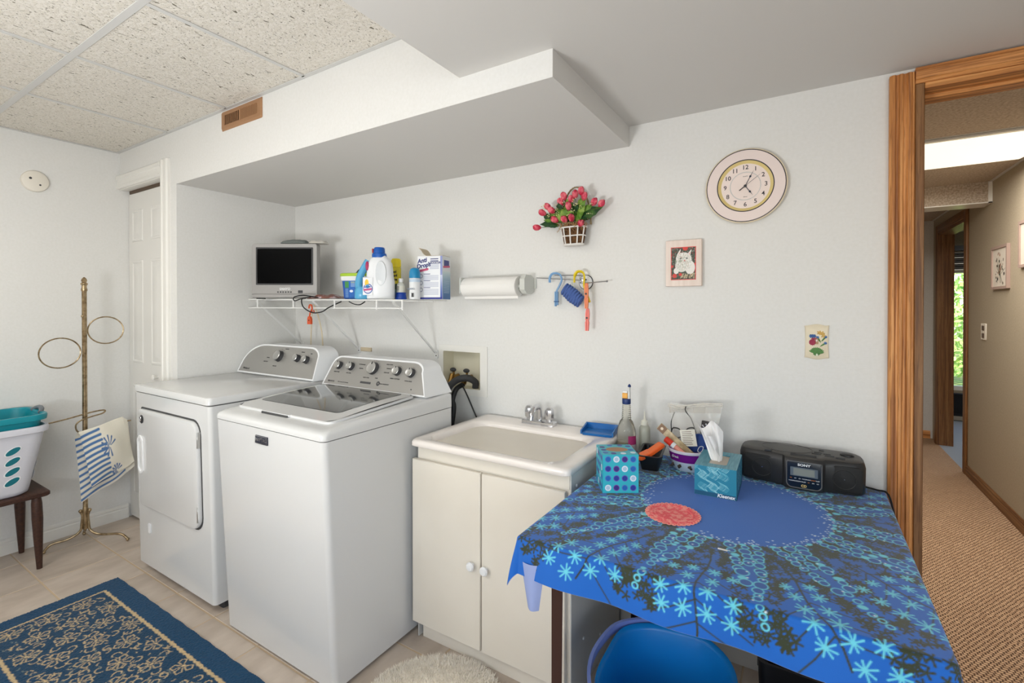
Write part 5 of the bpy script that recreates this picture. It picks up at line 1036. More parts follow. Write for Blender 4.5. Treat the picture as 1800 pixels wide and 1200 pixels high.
for c in cols:
    ca = radians(c); L0, L1 = .272, .52
    def pt(r, s): return cx0+r*cos(ca)-s*sin(ca), cy0+r*sin(ca)+s*cos(ca)
    r = L0
    while r < L1:
        t = (r-L0)/(L1-L0); wd = .030*(1-t)**.8+.002; n = 3 if t < .40 else 2 if t < .72 else 1; R = .0125 if n > 1 else .010
        for q in range(n):
            s = (-wd+2*wd*q/(n-1)) if n > 1 else 0; s += rd.uniform(-.004, .004); rr = r+rd.uniform(-.006, .006); x, y = pt(rr, s); R2 = R*rd.uniform(.65, 1.15)
            if rd.random() < .16: C.disc(x, y, R2*.8, TQ, R2*.65)
            else: C.disc(x, y, R2, (30, 84, 160)); C.ring(x, y, R2, .0027, TQ)
            if rd.random() < .45: x2, y2 = pt(rr+rd.uniform(-.01, .01), s+rd.uniform(-.012, .012)); C.disc(x2, y2, .0022, WH)
        r += .0205
    for rr in (.535, .553): x, y = pt(rr, 0); C.ring(x, y, .0065, .0032, TQ)
allc = sorted(cols)
for c0, c1 in zip(allc, allc[1:]+[allc[0]+360]):
    c = (c0+c1)/2; ca = radians(c); half = radians((c1-c0)/2)
    def pt(r, s): return cx0+r*cos(ca)-s*sin(ca), cy0+r*sin(ca)+s*cos(ca)
    tr = [pt(.335+.29*k/8, .006*sin(k*1.1)) for k in range(9)]; C.path(tr, .0042, OL)
    for k, r in enumerate((.395, .438, .482, .526, .570)):
        for sgn in (-1, 1):
            if (k+ (sgn > 0)) % 1 == 0:
                s1 = sgn*(half*(r+.06)-.030); C.path([pt(r, 0), pt(r+.030, s1*.5+.002), pt(r+.055, s1)], .0030, OL)
    for k, r in enumerate((.420, .458, .498, .540, .578, .620, .664, .708)):
        wmax = half*r-.030-.008*(r > .45); R = .010+.0085*min(max((r-.36)/.16, 0), 1)
        side = np.arange(.024, max(wmax, .026), .0475 if r > .44 else .040)
        for s in list(side)+[-q_ for q_ in side]:
            x, y = pt(r+rd.uniform(-.004, .004)+abs(s)*.25, s+rd.uniform(-.003, .003))
            if x < TX0-.066 or x > TX1+.08 or y < TY0-.066: continue
            C.disc(x, y, R*.25, TQ); C.star(x, y, R, 8, .0036, TQ)
def drape(dz=0.0):
    r0 = .010
    def f(X, Y):
        ex = np.where(X < TX0, TX0-X, np.where(X > TX1, X-TX1, 0)); sx = np.where(X < TX0, -1., 1.)
        ey = np.where(Y < TY0, TY0-Y, np.where(Y > TY1, Y-TY1, 0)); sy = np.where(Y < TY0, -1., 1.)
        e = np.hypot(ex, ey)+1e-12; dx = ex/e*sx; dy = ey/e*sy
        q = np.clip(e/r0, 0, pi/2); corner = 2*np.minimum(ex, ey)/e; ff = (Y < TY0)*(ey > 0)
        flare = .14+.06*corner+.10*np.sin(X*23+1.0)*ff*(1-corner)
        out = r0*np.sin(q)+np.maximum(e-r0*pi/2, 0)*flare; dn = r0*(1-np.cos(q))+np.maximum(e-r0*pi/2, 0)*np.sqrt(np.maximum(1-flare**2, .2))
        bx = np.clip(X, TX0, TX1); by = np.clip(Y, TY0, TY1)
        side = (X < TX0)*(Y > 1.40); out = np.where(side, np.minimum(out, .012+.0*e), out); out = np.where(Y > TY1, np.minimum(out, .02), out)
        Z = TZ+.002-dn+.0004*np.sin(X*31)*np.sin(Y*27)
        P = np.stack([bx+dx*(out+dz*(e > .002)), by+dy*(out+dz*(e > .002)), Z+dz], -1); return P
    return f
M_cloth = mat('printed_cotton', attr=True, rough=.62, bump=(900, .25, .0008, ONE), sheen=.25, spec=.35)
clt = grid_mesh('tablecloth', C, drape(), M_cloth, None, world=False)
tag(clt, 'bright blue tablecloth printed with turquoise stars and bubbles over the card table', 'tablecloth')
C2 = Canvas(TX0-.092, TX1+.105, TY0-.098, TY1+.036, .012, (150, 164, 206))
g_ = drape(-.0012)
C2c = Canvas(C.x0, C.x0+CR*(C.W-1), C.y0, C.y0+CR*(C.H-1), .0105, (150, 164, 206))
M_lining = mat('cloth_reverse', (146, 160, 204), .9)
lining = grid_mesh('reverse_side', C2c, g_, M_lining, clt, world=False)
# turned-up corner flap
bm = B(); rows = []
for j in range(9):
    t = j/8; z = .700-.104*t
    rows.append([bm.verts.new((-.622+.028*t+.070*s*(1-.55*t), 1.050-.012*sin(pi*s)-.012*t, z+.006*s*(1-t))) for s in np.linspace(0, 1, 9)])
for a, b in zip(rows, rows[1:]):
    for k in range(8): bm.faces.new((a[k], a[k+1], b[k+1], b[k]))
part('turned_corner', bm, M_lining, clt, world=False)
bm = B(); box(bm, -.182, -.160, 1.252, 1.258, TZ+.0022, TZ+.0032, M=None); tag(part('paper_label', bm, mat('paper_white', (232, 230, 224), .7)), 'tiny white paper slip lying on the front of the tablecloth', 'paper')
CT = TZ+.0024     # top of the cloth
# doily
dy = thing('crochet_doily', 'coral pink round crochet doily on the tablecloth', 'doily', (-.322, 1.394, CT))
bm = B(); n = 88; rings = []
for k in range(15):
    r = .071*k/14; rings.append([((r+(.003*abs(sin(11*a)) if k == 14 else 0))*cos(a), (r+(.003*abs(sin(11*a)) if k == 14 else 0))*sin(a), .0012+.0022*(abs(sin(22*a))*(k/14)*(k % 2)+.5*(k % 2))) for a in np.linspace(0, 2*pi, n, endpoint=False)])
rings[0] = [(0.0004*cos(a), .0004*sin(a), .002) for a in np.linspace(0, 2*pi, n, endpoint=False)]
loft(bm, rings); part('mesh_body', bm, mat('coral_yarn', (248, 104, 112), .85, var=((255, 160, 150), 70, 2, ONE, .45, .6), bump=(300, .8, .003, ONE)), dy)
for k in range(34):
    a = 2*pi*k/34; bm = B(); tube(bm, [(.0705*cos(a)+.0052*cos(a+b), .0705*sin(a)+.0052*sin(a+b), .002) for b in np.linspace(0, 2*pi, 9, endpoint=False)], .0012, 5, closed=True); part('scallop', bm, mat('coral_edge', (255, 165, 150), .85), dy)
# polka-dot tissue box
pb = thing('dotted_tissue_box', 'turquoise tissue box with blue, purple and white dots at the left table edge', 'tissue box', (-.5, 1.4675, CT), radians(31.6))
PS = .114; PHt = .122
pbM = mat('box_turquoise', (50, 178, 196), .4)
ho = ell(0, 0, .036, .023, 32); 
bm = B(); sq = rrect(-PS/2, PS/2, 0, PS, .001, 7); sq32 = []
# 32-gon square
for k in range(32):
    a = 2*pi*k/32; m_ = max(abs(cos(a)), abs(sin(a))); sq32.append((PS/2*cos(a)/m_, PS/2+PS/2*sin(a)/m_))
ho = [(a, b+PS/2) for a, b in ho]
loft(bm, [xy(sq32, 0), xy(sq32, PHt), xy(ho, PHt), xy(ho, PHt-.012)], True, False); part('carton', bm, pbM, pb, smooth=False)
bm = B(); hi = [(a*.92, (b-PS/2)*.92+PS/2) for a, b in ho]; loft(bm, [xy(ho, PHt-.0005), xy(ho, PHt+.0006), xy(hi, PHt+.0006), xy([(a*.9, (b-PS/2)*.8+PS/2) for a, b in ho], PHt-.006)], True, True); part('inner_card', bm, mat('card_brown', (176, 140, 112), .8), pb)
DOT = {0: ((28, 100, 180), (90, 120, 190)), 1: ((214, 226, 238), (160, 160, 220)), 2: ((52, 44, 128), (120, 70, 160)), 3: ((38, 58, 150), (100, 90, 180))}
rowsd = [(1, 2, 0, 3), (0, 3, 3, 1), (3, 2, 1, 0), (0, 1, 2, 0)]
def dots(W_, H_, rows_, sq=1):
    cv = Canvas(-W_/2, W_/2, 0, H_, .0009, (50, 178, 196))
    for j, rw in enumerate(rows_):
        for i, q in enumerate(rw):
            x = -W_/2+W_*(i+.62)/(len(rw)+.25); y = H_*(j+.5)/len(rows_)+.001; inn, out = DOT[q]; cv.disc(x, y, .0100, out, .0100*sq); cv.disc(x, y, .0076, inn, .0076*sq)
            if q == 1: cv.disc(x, y, .0098, (226, 234, 244), .0098*sq); cv.disc(x, y, .0066, (178, 200, 222), .0066*sq)
    return cv
grid_mesh('front_print', dots(PS-.001, PHt-.001, rowsd), flat((0, -.0004, .0005), (1, 0, 0), (0, 0, 1)), M_print, pb, world=False, smooth=False)
grid_mesh('side_print', dots(PS-.001, PHt-.001, rowsd[::-1]), flat((-PS/2-.0004, PS/2, .0005), (0, -1, 0), (0, 0, 1)), M_print, pb, world=False, smooth=False)
grid_mesh('side_print', dots(PS-.001, PHt-.001, rowsd[1:]+rowsd[:1]), flat((PS/2+.0004, PS/2, .0005), (0, 1, 0), (0, 0, 1)), M_print, pb, world=False, smooth=False)
for k, (a, b) in enumerate(((-.045, .02), (-.045, .05), (-.045, .08), (.046, .02), (.046, .05), (.046, .09), (-.02, .012), (.012, .012), (-.015, .10), (.02, .10))):
    bm = B(); q = DOT[(k*3) % 4]; lathe(bm, [(.009, 0), (.009, .0004)], 20, (a*.97, b+.003, PHt)); part('top_dot', bm, mat('dot_%d' % ((k*3) % 4), q[0], .4), pb)
# teal feather tissue box
TBW, TBD, TBH = .122, .185, .093
tx2 = thing('teal_tissue_box', 'teal feather-patterned tissue box with a white tissue pulled up', 'tissue box', (-.300, 1.588, CT), radians(1.5))
bm = B(); so_ = rrect(0, TBW, 0, TBD, .0015, 1); si_ = rrect(.036, .090, .035, .150, .006, 1)
loft(bm, [xy(so_, 0), xy(so_, TBH), xy(si_, TBH), xy(si_, TBH-.01)], True, False); part('carton', bm, mat('box_teal', (74, 140, 160), .38, var=((100, 164, 180), 60, 3, (4, .3, 1), .4, .65)), tx2, smooth=False)
bm = B(); box(bm, .034, .092, .033, .152, TBH-.010, TBH-.004); part('film_window', bm, mat('box_film', (188, 176, 160), .35), tx2)
def feather(W_, H_, seed):
    rd = random.Random(seed); cv = Canvas(0, W_, 0, H_, .0008, (34, 128, 156))
    for fx in np.arange(.01, W_, .030):
        for fy in (.030, .064, .09):
            d = 1 if rd.random() < .5 else -1
            for k in range(9):
                for s in (-1, 1):
                    x = fx+d*k*.0030; y = fy-k*.0012*d; pts = [(x+d*t*.010, y+s*(.001+.010*math.sin(t*1.5))) for t in np.linspace(0, 1, 4)]; cv.path(pts, .0009, rd.choice([(140, 206, 214), (96, 178, 196), (170, 222, 226)]))
    cv.rect(0, W_, 0, .013, (22, 84, 116)); return cv
grid_mesh('front_print', feather(TBW-.001, TBH-.001, 1), flat((.0005, -.0004, .0005), (1, 0, 0), (0, 0, 1)), M_print, tx2, world=False, smooth=False)
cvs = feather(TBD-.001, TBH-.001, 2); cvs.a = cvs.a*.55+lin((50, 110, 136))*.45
grid_mesh('side_print', cvs, flat((TBW+.0004, .0005, .0005), (0, 1, 0), (0, 0, 1)), M_print, tx2, world=False, smooth=False)
text('Kleenex', 'lettering', .015, MW((.092, -.0009, .0072)), M_plw, tx2, world=False, bold=.0004, shear=.2)
M_tissue = mat('tissue_white', (240, 238, 236), .85)
ts = thing('pulled_tissue', 'white tissue standing up out of the teal box', 'tissue', (-.245, 1.672, CT+TBH-.004))
for s, (ax, tall, sp_, off) in enumerate(((0, .125, .030, -.008), (1.1, .112, .026, .008), (2.2, .075, .020, .002))):
    bm = B(); rows = []
    for j in range(13):
        t = j/12; rows.append([bm.verts.new((off+(u*(.010+sp_*t**.8))*cos(ax)-.006*sin(u*7+t*3)*t*sin(ax)-.016*t*t, (u*(.010+sp_*t**.8))*sin(ax)+.010*sin(u*6+t*2+s)*t, tall*t-.020*abs(u)*t+.012*sin(u*4+s)*t)) for u in np.linspace(-1, 1, 15)])
    for a, b in zip(rows, rows[1:]):
        for k in range(14): bm.faces.new((a[k], a[k+1], b[k+1], b[k]))
    part('fold', bm, M_tissue, ts, auto=60)
# radio
rb = thing('radio_cd_player', 'black portable radio CD player at the back right of the table', 'radio', (-.02, 1.86, CT))
M_rad = mat('radio_black', (44, 43, 43), .42, bump=(400, .15, .0005, ONE)); M_grille = mat('grille_black', (26, 25, 25), .6, bump=(900, .8, .001, ONE)); M_radtop = mat('radio_top', (72, 70, 67), .45)
def rout(i, zt_=0):
    o = []
    for k in range(9): a = pi+pi/2*k/8; o.append((-.155+(.042-i)*cos(a), 1.862+(.042-i)*sin(a)))
    for x, y in ((-.10, 1.814), (-.065, 1.806), (-.058, 1.792), (-.02, 1.783), (.012, 1.783), (.046, 1.790), (.054, 1.804), (.09, 1.812)): o.append((x, y+i))
    for k in range(9): a = 1.5*pi+pi/2*k/8; o.append((.122+(.040-i)*cos(a), 1.855+(.040-i)*sin(a)))
    for k in range(7): a = pi/2*k/6; o.append((.112+(.05-i)*cos(a), 1.905+(.050-i)*sin(a)))
    for k in range(7): a = pi/2+pi/2*k/6; o.append((-.147+(.05-i)*cos(a), 1.905+(.050-i)*sin(a)))
    return o
bm = B(); loft(bm, [xy(rout(.006), .0+CT+.003), xy(rout(.001), CT+.010), xy(rout(0), CT+.085), xy(rout(.003), CT+.098), xy(rout(.008), CT+.1035)], True, True); part('housing', bm, M_rad, rb, True, auto=45)
bm = B(); loft(bm, [xy(rout(.010), CT+.1035), xy(rout(.014), CT+.1065), xy(rout(.030), CT+.1095)], False, True); top_ = part('top_cover', bm, M_radtop, rb, True, auto=60)
for x in (-.15, .12): bm = B(); box(bm, x-.015, x+.015, 1.86, 1.90, CT, CT+.005, .001, 1); part('foot', bm, M_black, rb, True)
bm = B(); tube(bm, [(.0+.075*cos(a)-.055, 1.882+.055*sin(a), CT+.1098) for a in np.linspace(0, 2*pi, 40, endpoint=False)], .0008, 5, closed=True); part('disc_door_seam', bm, M_black, top_, True)
bm = B(); box(bm, -.118, -.098, 1.822, 1.836, CT+.104, CT+.111, .002, 2); part('door_latch', bm, M_rad, top_, True)
bm = B(); tube(bm, [(-.042, 1.810, CT+.109), (.030, 1.812, CT+.109)], .0045, 8); part('handle_bar', bm, M_rad, top_, True)
bm = B(); lathe(bm, [(.020, 0), (.019, .006), (.014, .009), (.001, .009)], 24, (.115, 1.885, CT+.107)); part('volume_dial', bm, M_black, top_, True)
for x, y, l_ in ((.035, 1.87, .022), (.060, 1.862, .020), (.030, 1.852, .026), (.066, 1.845, .026), (.095, 1.838, .024), (.045, 1.900, .014)): bm = B(); box(bm, x-l_/2, x+l_/2, y-.004, y+.004, CT+.107, CT+.1125, .0015, 2); part('button', bm, M_rad, top_, True)
for cx_s, x0, x1, yy in ((-.125, -.182, -.070, 1.8195), (.104, .062, .150, 1.8145)):
    bm = B(); loft(bm, [[(a, yy-dd_+.00*(a), b) for a, b in rrect(x0+i, x1-i, CT+.012+i, CT+.092-i, .010, 4)] for i, dd_ in ((0, -.006), (0, .003), (.003, .005))]); gr = part('speaker_grille', bm, M_grille, rb, True)
    bm = B(); tube(bm, [(cx_s+.030*cos(a), yy-.005, CT+.052+.030*sin(a)) for a in np.linspace(0, 2*pi, 36, endpoint=False)], .0012, 5, closed=True); part('speaker_ring', bm, M_rad, gr, True)
    bm = B(); lathe(bm, [(.0022, 0), (.0015, .002)], 8, M=MW((cx_s, yy-.005, CT+.052), 90)); part('centre_stud', bm, M_chrome, gr, True)
FP = 1.7822
bm = B(); loft(bm, [[(a, FP-d_, b) for a, b in rrect(-.052+i, .044-i, CT+.012+i, CT+.096-i, [.016, .016, .004, .004], 5)] for i, d_ in ((0, -.006), (0, .002), (.002, .003))]); fp = part('display_panel', bm, mat('panel_navy', (20, 30, 44), .2), rb, True)
bm = B(); tube(bm, [(a, FP-.003, b) for a, b in rrect(-.052, .044, CT+.012, CT+.096, [.016, .016, .004, .004], 5)], .0018, 6, closed=True); part('panel_trim', bm, mat('trim_grey', (96, 96, 96), .35), fp, True)
bm = B(); box(bm, -.042, .034, FP-.0045, FP-.003, CT+.050, CT+.078, .001, 1); ds = part('display_bezel', bm, mat('bezel_grey', (90, 100, 110), .3), fp, True)
bm = B(); box(bm, -.033, .025, FP-.0052, FP-.0045, CT+.053, CT+.075); part('liquid_crystal', bm, mat('lcd', (130, 134, 128), .25), ds, True) if False else part('liquid_crystal', bm, mat('lcd', (130, 134, 128), .25), fp, True)
text('SONY', 'lettering', .0105, MW((-.004, FP-.0035, CT+.086)), M_plw, fp, bold=.0003, sx=1.25)
text('CD', 'lettering', .0105, MW((-.004, FP-.0035, CT+.020)), mat('gold_print', (220, 190, 120), .4), fp, bold=.0003)
for j, z in enumerate((.042, .033)):
    for k in range(7): text(('FM', 'AM', 'CD', 'MODE', 'PRESET', 'REPEAT', 'SLEEP')[(k+3*j) % 7], 'lettering', .0042, MW((-.040+k*.0122, FP-.0033, CT+z)), M_plw if (k+j) % 5 else mat('orange_print', (220, 130, 60), .4), fp, ext=.0002)
part('cord', tube(B(), catmull([(.160, 1.91, CT+.010), (.195, 1.915, CT+.004), (.222, 1.89, CT+.002), (.232, 1.82, .70), (.240, 1.75, .62)], 6), .003, 6), M_black, rb, True)
# black tray with orange pieces
M_blk = mat('tray_black', (26, 26, 28), .35)
tt = thing('black_foam_tray', 'black ribbed food tray behind the dotted tissue box', 'tray', (-.490, 1.790, CT), radians(8))
bm = B(); loft(bm, [xy(rrect(-.030, .030, -.065, .065, .012, 4), 0), xy(rrect(-.038, .038, -.080, .080, .014, 4), .052), xy(rrect(-.044, .044, -.087, .087, .016, 4), .054), xy(rrect(-.044, .044, -.087, .087, .016, 4), .057), xy(rrect(-.036, .036, -.078, .078, .014, 4), .056), xy(rrect(-.028, .028, -.063, .063, .012, 4), .003)], True, True); part('shell', bm, M_blk, tt)
for k in range(6): bm = B(); box(bm, -.030+k*.012-.0015, -.030+k*.012+.0015, .070, .079, .010, .052, M=None); part('rib', bm, M_blk, tt)
M_org = mat('bright_orange', (238, 98, 34), .4)
for nm, lb, lx, ly, lz, rz_, ry_ in (('orange_scoop', 'orange plastic piece lying lower in the black tray', -.500, 1.735, CT+.046, 60, -12), ('orange_wedge', 'upper orange plastic block tilted on the rim of the black tray', -.470, 1.765, CT+.064, 44, -30)):
    t = thing(nm, lb, 'sponge', (lx, ly, lz), rot=(0, radians(ry_), radians(rz_)))
    bm = B(); loft(bm, [xy(rrect(-.036+i, .036-i, -.020+i, .020-i, .007, 3), z) for i, z in ((.002, 0), (0, .002), (0, .010), (.002, .012))]); part('block', bm, M_org, t)
    bm = B(); loft(bm, [xy(rrect(-.030+i, .030-i, -.014+i, .014-i, .005, 3), z) for i, z in ((0, .012), (.001, .0135))]); part('raised_panel', bm, mat('orange_face', (246, 120, 56), .45), t)
# spray bottle
sy_ = thing('clear_spray_bottle', 'tall clear ribbed bottle with a blue and orange cap on the table', 'bottle', (-.612, 1.865, CT))
M_clr = mat('clear_plastic', (238, 236, 226), .08, trans=.92, ior=1.3)
bm = B(); pr_ = [(.034, 0), (.038, .004), (.039, .040), (.038, .085), (.036, .105), (.026, .135)]
for k in range(8): pr_ += [(.0200-.0004*k, .142+k*.008), (.0180-.0004*k, .146+k*.008)]
pr_ += [(.014, .206), (.014, .210)]; lathe(bm, pr_, 28, sy=.8); part('body', bm, M_clr, sy_)
bm = B(); lathe(bm, [(.033, .002), (.036, .006), (.036, .055)], 24, sy=.78); part('liquid', bm, mat('amber_liquid', (190, 172, 130), .1, trans=.7, ior=1.33), sy_)
bm = B(); pts = [(.0395*sin(a), -.0395*.80*cos(a)) for a in np.linspace(-.1, 1.5, 10)]
loft(bm, [[(a, b, z) for a, b in pts] for z in (.012, .048)], False, False, closed=False); part('label', bm, mat('label_grey_pink', (186, 170, 170), .5), sy_)
bm = B(); loft(bm, [[(a*1.005, b*1.005, z) for a, b in pts[3:]] for z in (.048, .082)], False, False, closed=False); part('label', bm, mat('label_magenta', (158, 42, 96), .45), sy_)
bm = B(); lathe(bm, [(.0165, .204), (.0170, .206), (.0170, .224), (.016, .226)], 24); part('collar', bm, mat('navy_cap', (26, 52, 108), .35), sy_)
bm = B(); box(bm, -.0145, .007, -.011, .011, .226, .248, .002, 1); part('nozzle_block', bm, mat('amber_cap', (236, 172, 76), .4), sy_)
bm = B(); box(bm, -.012, .006, -.009, .009, .248, .256, .001, 1); part('nozzle_top', bm, M_plw, sy_)
bm = B(); loft(bm, [xy(rrect(.006, .016, -.008, .008, .002, 2), .226), xy(rrect(.008, .015, -.007, .007, .002, 2), .272)]); part('trigger_post', bm, mat('clear_post', (214, 214, 210), .3), sy_)
bm = B(); lathe(bm, [(.003, .270), (.007, .274), (.006, .279), (.002, .284)], 10, (.012, 0, 0)); part('tip', bm, mat('navy_cap', (26, 52, 108), .35), sy_)
# squeeze bottle
sq_ = thing('squeeze_bottle', 'small frosted squeeze bottle with a pointed nozzle right of the tall bottle', 'bottle', (-.556, 1.925, CT))
bm = B(); lathe(bm, [(.020, 0), (.022, .003), (.0225, .090), (.021, .104), (.013, .114), (.013, .116)], 24); part('body', bm, mat('frosted_bottle', (206, 206, 192), .3, trans=.35), sq_)
bm = B(); lathe(bm, [(.0145, .114), (.015, .118), (.014, .130), (.007, .134), (.0045, .140), (.002, .168)], 20); part('nozzle_cap', bm, mat('frosted_cap', (222, 220, 206), .4), sq_)
# purple tub
pt_ = thing('purple_food_tub', 'white and purple food tub full of odds and ends', 'tub', (-.365, 1.835, CT))
bm = B(); lathe(bm, [(.056, 0), (.058, .002), (.066, .034)], 36); part('lower_band', bm, mat('tub_white_blue', (208, 220, 234), .4), pt_)
bm = B(); lathe(bm, [(.0662, .034), (.0725, .064)], 36); part('upper_band', bm, mat('tub_purple', (122, 22, 138), .35), pt_)
n_ = 36; bm = B(); loft(bm, [[(r*cos(2*pi*k/n_), r*sin(2*pi*k/n_), z) for k in range(n_)] for r, z in ((.0725, .064), (.0765, .066), (.0770, .074), (.074, .0755), (.071, .073), (.064, .030), (.055, .004))], False, True); part('rim', bm, mat('tub_rim', (228, 222, 232), .35), pt_)
for a in (-1.9, -1.35, -2.45, -.8): 
    bm = B(); x, y = .063*cos(a), .063*sin(a)
    for q in range(6): ball(bm, (x+random.uniform(-.006, .006), y-.001, .018+random.uniform(-.004, .004)), .0045, 6)
    part('printed_berry', bm, mat('berry_print', (92, 78, 70), .6), pt_)
text('Greek', 'lettering', .012, Matrix.Translation((-.036, -.0620, .052)) @ Matrix.Rotation(radians(-30), 4, 'Z') @ Matrix.Rotation(radians(82), 4, 'X'), M_plw, pt_, world=False)
# things in the tub and the zip bag
M_film = mat('clear_film', (236, 234, 228), .12, alpha=.30, spec=.8)
zb = thing('zip_bag', 'clear crumpled zip bag standing up in the purple tub', 'bag', (-.365, 1.855, CT+.02))
for s in (-1, 1):
    bm = B(); rows = []
    for j in range(21):
        t = j/20; wd = .060+.036*t
        rows.append([bm.verts.new((.006+u*wd+.020*t*.2, s*(.022*(1-abs(u)**3)*(1-t**3)+.0012)+.006*sin(u*8+t*7+s)*(1-t*.4)*(1-abs(u)**4)+.050*t, .205*t+.010*u*t+.004*sin(u*5))) for u in np.linspace(-1, 1, 21)])
    for a, b in zip(rows, rows[1:]):
        for k in range(20): bm.faces.new((a[k], a[k+1], b[k+1], b[k]))
    part('film', bm, M_film, zb, auto=80)
M_zip = mat('zip_white', (222, 216, 206), .35)
for dz in (.196, .203): bm = B(); tube(bm, catmull([(-.094, .048, dz-.010), (-.05, .046, dz-.014), (0, .047, dz-.004), (.05, .048, dz+.004), (.104, .050, dz+.010)], 5), .0030, 6); part('zip_track', bm, M_zip, zb)
bm = B(); loft(bm, [[(x, .052-.006*sin(x*60), z+x*.1) for z in (.168, .180, .192)]+[(x, .0535-.006*sin(x*60), z+x*.1) for z in (.192, .180, .168)] for x in np.linspace(-.088, .098, 12)]); part('header_band', bm, mat('zip_band', (214, 206, 194), .4, alpha=.75), zb)
def tilted(nm, lb, cat, loc, rot, fn):
    t = thing(nm, lb, cat, loc, rot=tuple(radians(q) for q in rot)); fn(t); return t
def f_card(t):
    bm = B(); box(bm, -.026, .026, -.0008, .0008, -.030, .030); part('card', bm, mat('card_white', (232, 228, 214), .6), t)
    for k in range(8): bm = B(); wv = random.uniform(.30, .42); box(bm, -.020, -.020+.1*wv, -.0013, -.0008, .022-k*.0064, .0236-k*.0064); part('print_line', bm, mat('text_brown', (110, 84, 70), .6), t, smooth=False)
tilted('care_card', 'small white card with printed lines in front of the zip bag', 'card', (-.362, 1.806, CT+.116), (0, -9, 4), f_card)
def f_blue(t):
    bm = B(); loft(bm, [xy(sup(.045*r, .018*r, 24, .7), z) for r, z in ((.8, 0), (1, .008), (1.0, .045), (.8, .068), (.3, .078))]); part('pouch', bm, mat('navy_fabric', (30, 62, 128), .7), t)
    bm = B(); tube(bm, catmull([(-.006, -.0195, .012), (.010, -.0195, .020), (.018, -.0195, .034), (.006, -.0195, .036), (-.004, -.0195, .022), (.004, -.0195, .014)], 4), .0013, 5); part('swoosh_print', bm, M_plw, t)
tilted('blue_pouch', 'dark blue pouch inside the zip bag', 'pouch', (-.325, 1.838, CT+.050), (0, -14, 6), f_blue)
def f_glass(t):
    for s in (-1, 1): bm = B(); tube(bm, catmull([(s*.008, 0, .0), (s*.014, 0, .022), (s*.038, 0, .026), (s*.044, 0, .002), (s*.026, 0, -.010), (s*.010, 0, -.006)], 4, True), .0022, 6, closed=True); part('lens_rim', bm, M_black, t)
    bm = B(); tube(bm, catmull([(-.044, 0, .012), (-.046, .02, .05), (-.030, .02, .085)], 4), .002, 6); tube(bm, catmull([(.044, 0, .012), (.030, .016, .058), (.012, .016, .088), (.016, .014, .105)], 4), .002, 6); part('temple', bm, M_black, t)
tilted('eyeglasses', 'pair of dark wire spectacles inside the zip bag', 'glasses', (-.390, 1.862, CT+.110), (-8, -8, 0), f_glass)
def f_beads(t):
    rd = random.Random(2)
    bm = B(); loft(bm, [xy(sup(.024, .012, 18, .8), z) for z in (0, .006, .052, .058)]); part('backing', bm, mat('charcoal_cloth', (64, 60, 62), .8), t)
    for k in range(16): bm = B(); ball(bm, (rd.uniform(-.020, .020), -.013, rd.uniform(.004, .052)), rd.uniform(.003, .0045), 8); part('bead', bm, M_chrome, t)
tilted('beaded_pouch', 'charcoal beaded pouch with silver beads inside the zip bag', 'pouch', (-.312, 1.872, CT+.110), (0, 8, 0), f_beads)
def f_pack(t):
    bm = B(); box(bm, -.014, .014, -.003, .003, -.075, .075, .001, 1); part('wrapper', bm, mat('tan_wrapper', (160, 138, 100), .35, var=((206, 188, 150), 25, 2, ONE, .45, .6)), t)
    bm = B(); box(bm, -.013, .013, -.0036, -.003, .045, .073); part('wrapper_print', bm, mat('wrapper_brown', (120, 84, 50), .4), t)
    bm = B(); lathe(bm, [(.0055, 0), (.0055, .0005)], 12, M=MW((0, -.0036, .060), 90)); part('wrapper_dot', bm, mat('wrapper_cream', (226, 208, 180), .4), t)
tilted('wrapped_stick', 'long tan wrapped packet leaning left out of the purple tub', 'packet', (-.408, 1.800, CT+.102), (-14, -52, 10), f_pack)
def f_mark(t):
    bm = B(); loft(bm, [xy(ell(0, 0, r, r, 14), z) for r, z in ((.004, -.055), (.008, -.050), (.009, .005))]); part('clear_barrel', bm, mat('peach_barrel', (232, 150, 130), .3), t)
    bm = B(); loft(bm, [xy(ell(0, 0, r, r, 14), z) for r, z in ((.0105, .005), (.0105, .018))]); part('white_collar', bm, M_plw, t)
    bm = B(); loft(bm, [xy(ell(0, 0, r, r, 14), z) for r, z in ((.0115, .018), (.0115, .045), (.009, .048))]); part('red_cap', bm, mat('marker_red', (214, 56, 36), .35), t)
tilted('red_capped_marker', 'marker with a red and white cap leaning in the purple tub', 'marker', (-.400, 1.782, CT+.082), (-16, -56, 12), f_mark)

# ============================================================= UNDER THE TABLE
M_bkt = mat('bucket_blue', (16, 128, 208), .3); M_lav = mat('lavender_rim', (126, 146, 214), .35)
bu = thing('blue_cleaning_bucket', 'large blue plastic bucket with a lavender handle under the table', 'bucket', (-.335, 1.375, 0))
def bk_ring(r, z, bulge=1):
    o = []
    for k in range(64):
        a = 2*pi*k/64; q = r*(1+.055*bulge*(max(0, cos((a-pi*.82)*1))**24+max(0, cos((a-pi*.42)))**24)); n_e = 2.6
        c_, s_ = cos(a), sin(a); m_ = (abs(c_)**n_e+abs(s_)**n_e)**(-1/n_e); o.append((-.335+q*.90*c_*m_, 1.375+q*1.12*s_*m_, z))
    return o
bm = B(); loft(bm, [bk_ring(.155, .002, 0), bk_ring(.160, .006, 0), bk_ring(.190, .285), bk_ring(.200, .288), bk_ring(.203, .297), bk_ring(.200, .303), bk_ring(.192, .302), bk_ring(.186, .29), bk_ring(.178, .20, .5), bk_ring(.150, .02, 0), bk_ring(.140, .012, 0)], True, True); part('shell', bm, M_bkt, bu, True, auto=60)
bm = B(); pts = [Vector((-.335+.225*.93*cos(a), 1.375+.225*1.14*sin(a), .272+.030*sin(a*.5))) for a in np.linspace(pi*.40, pi*1.55, 36)]
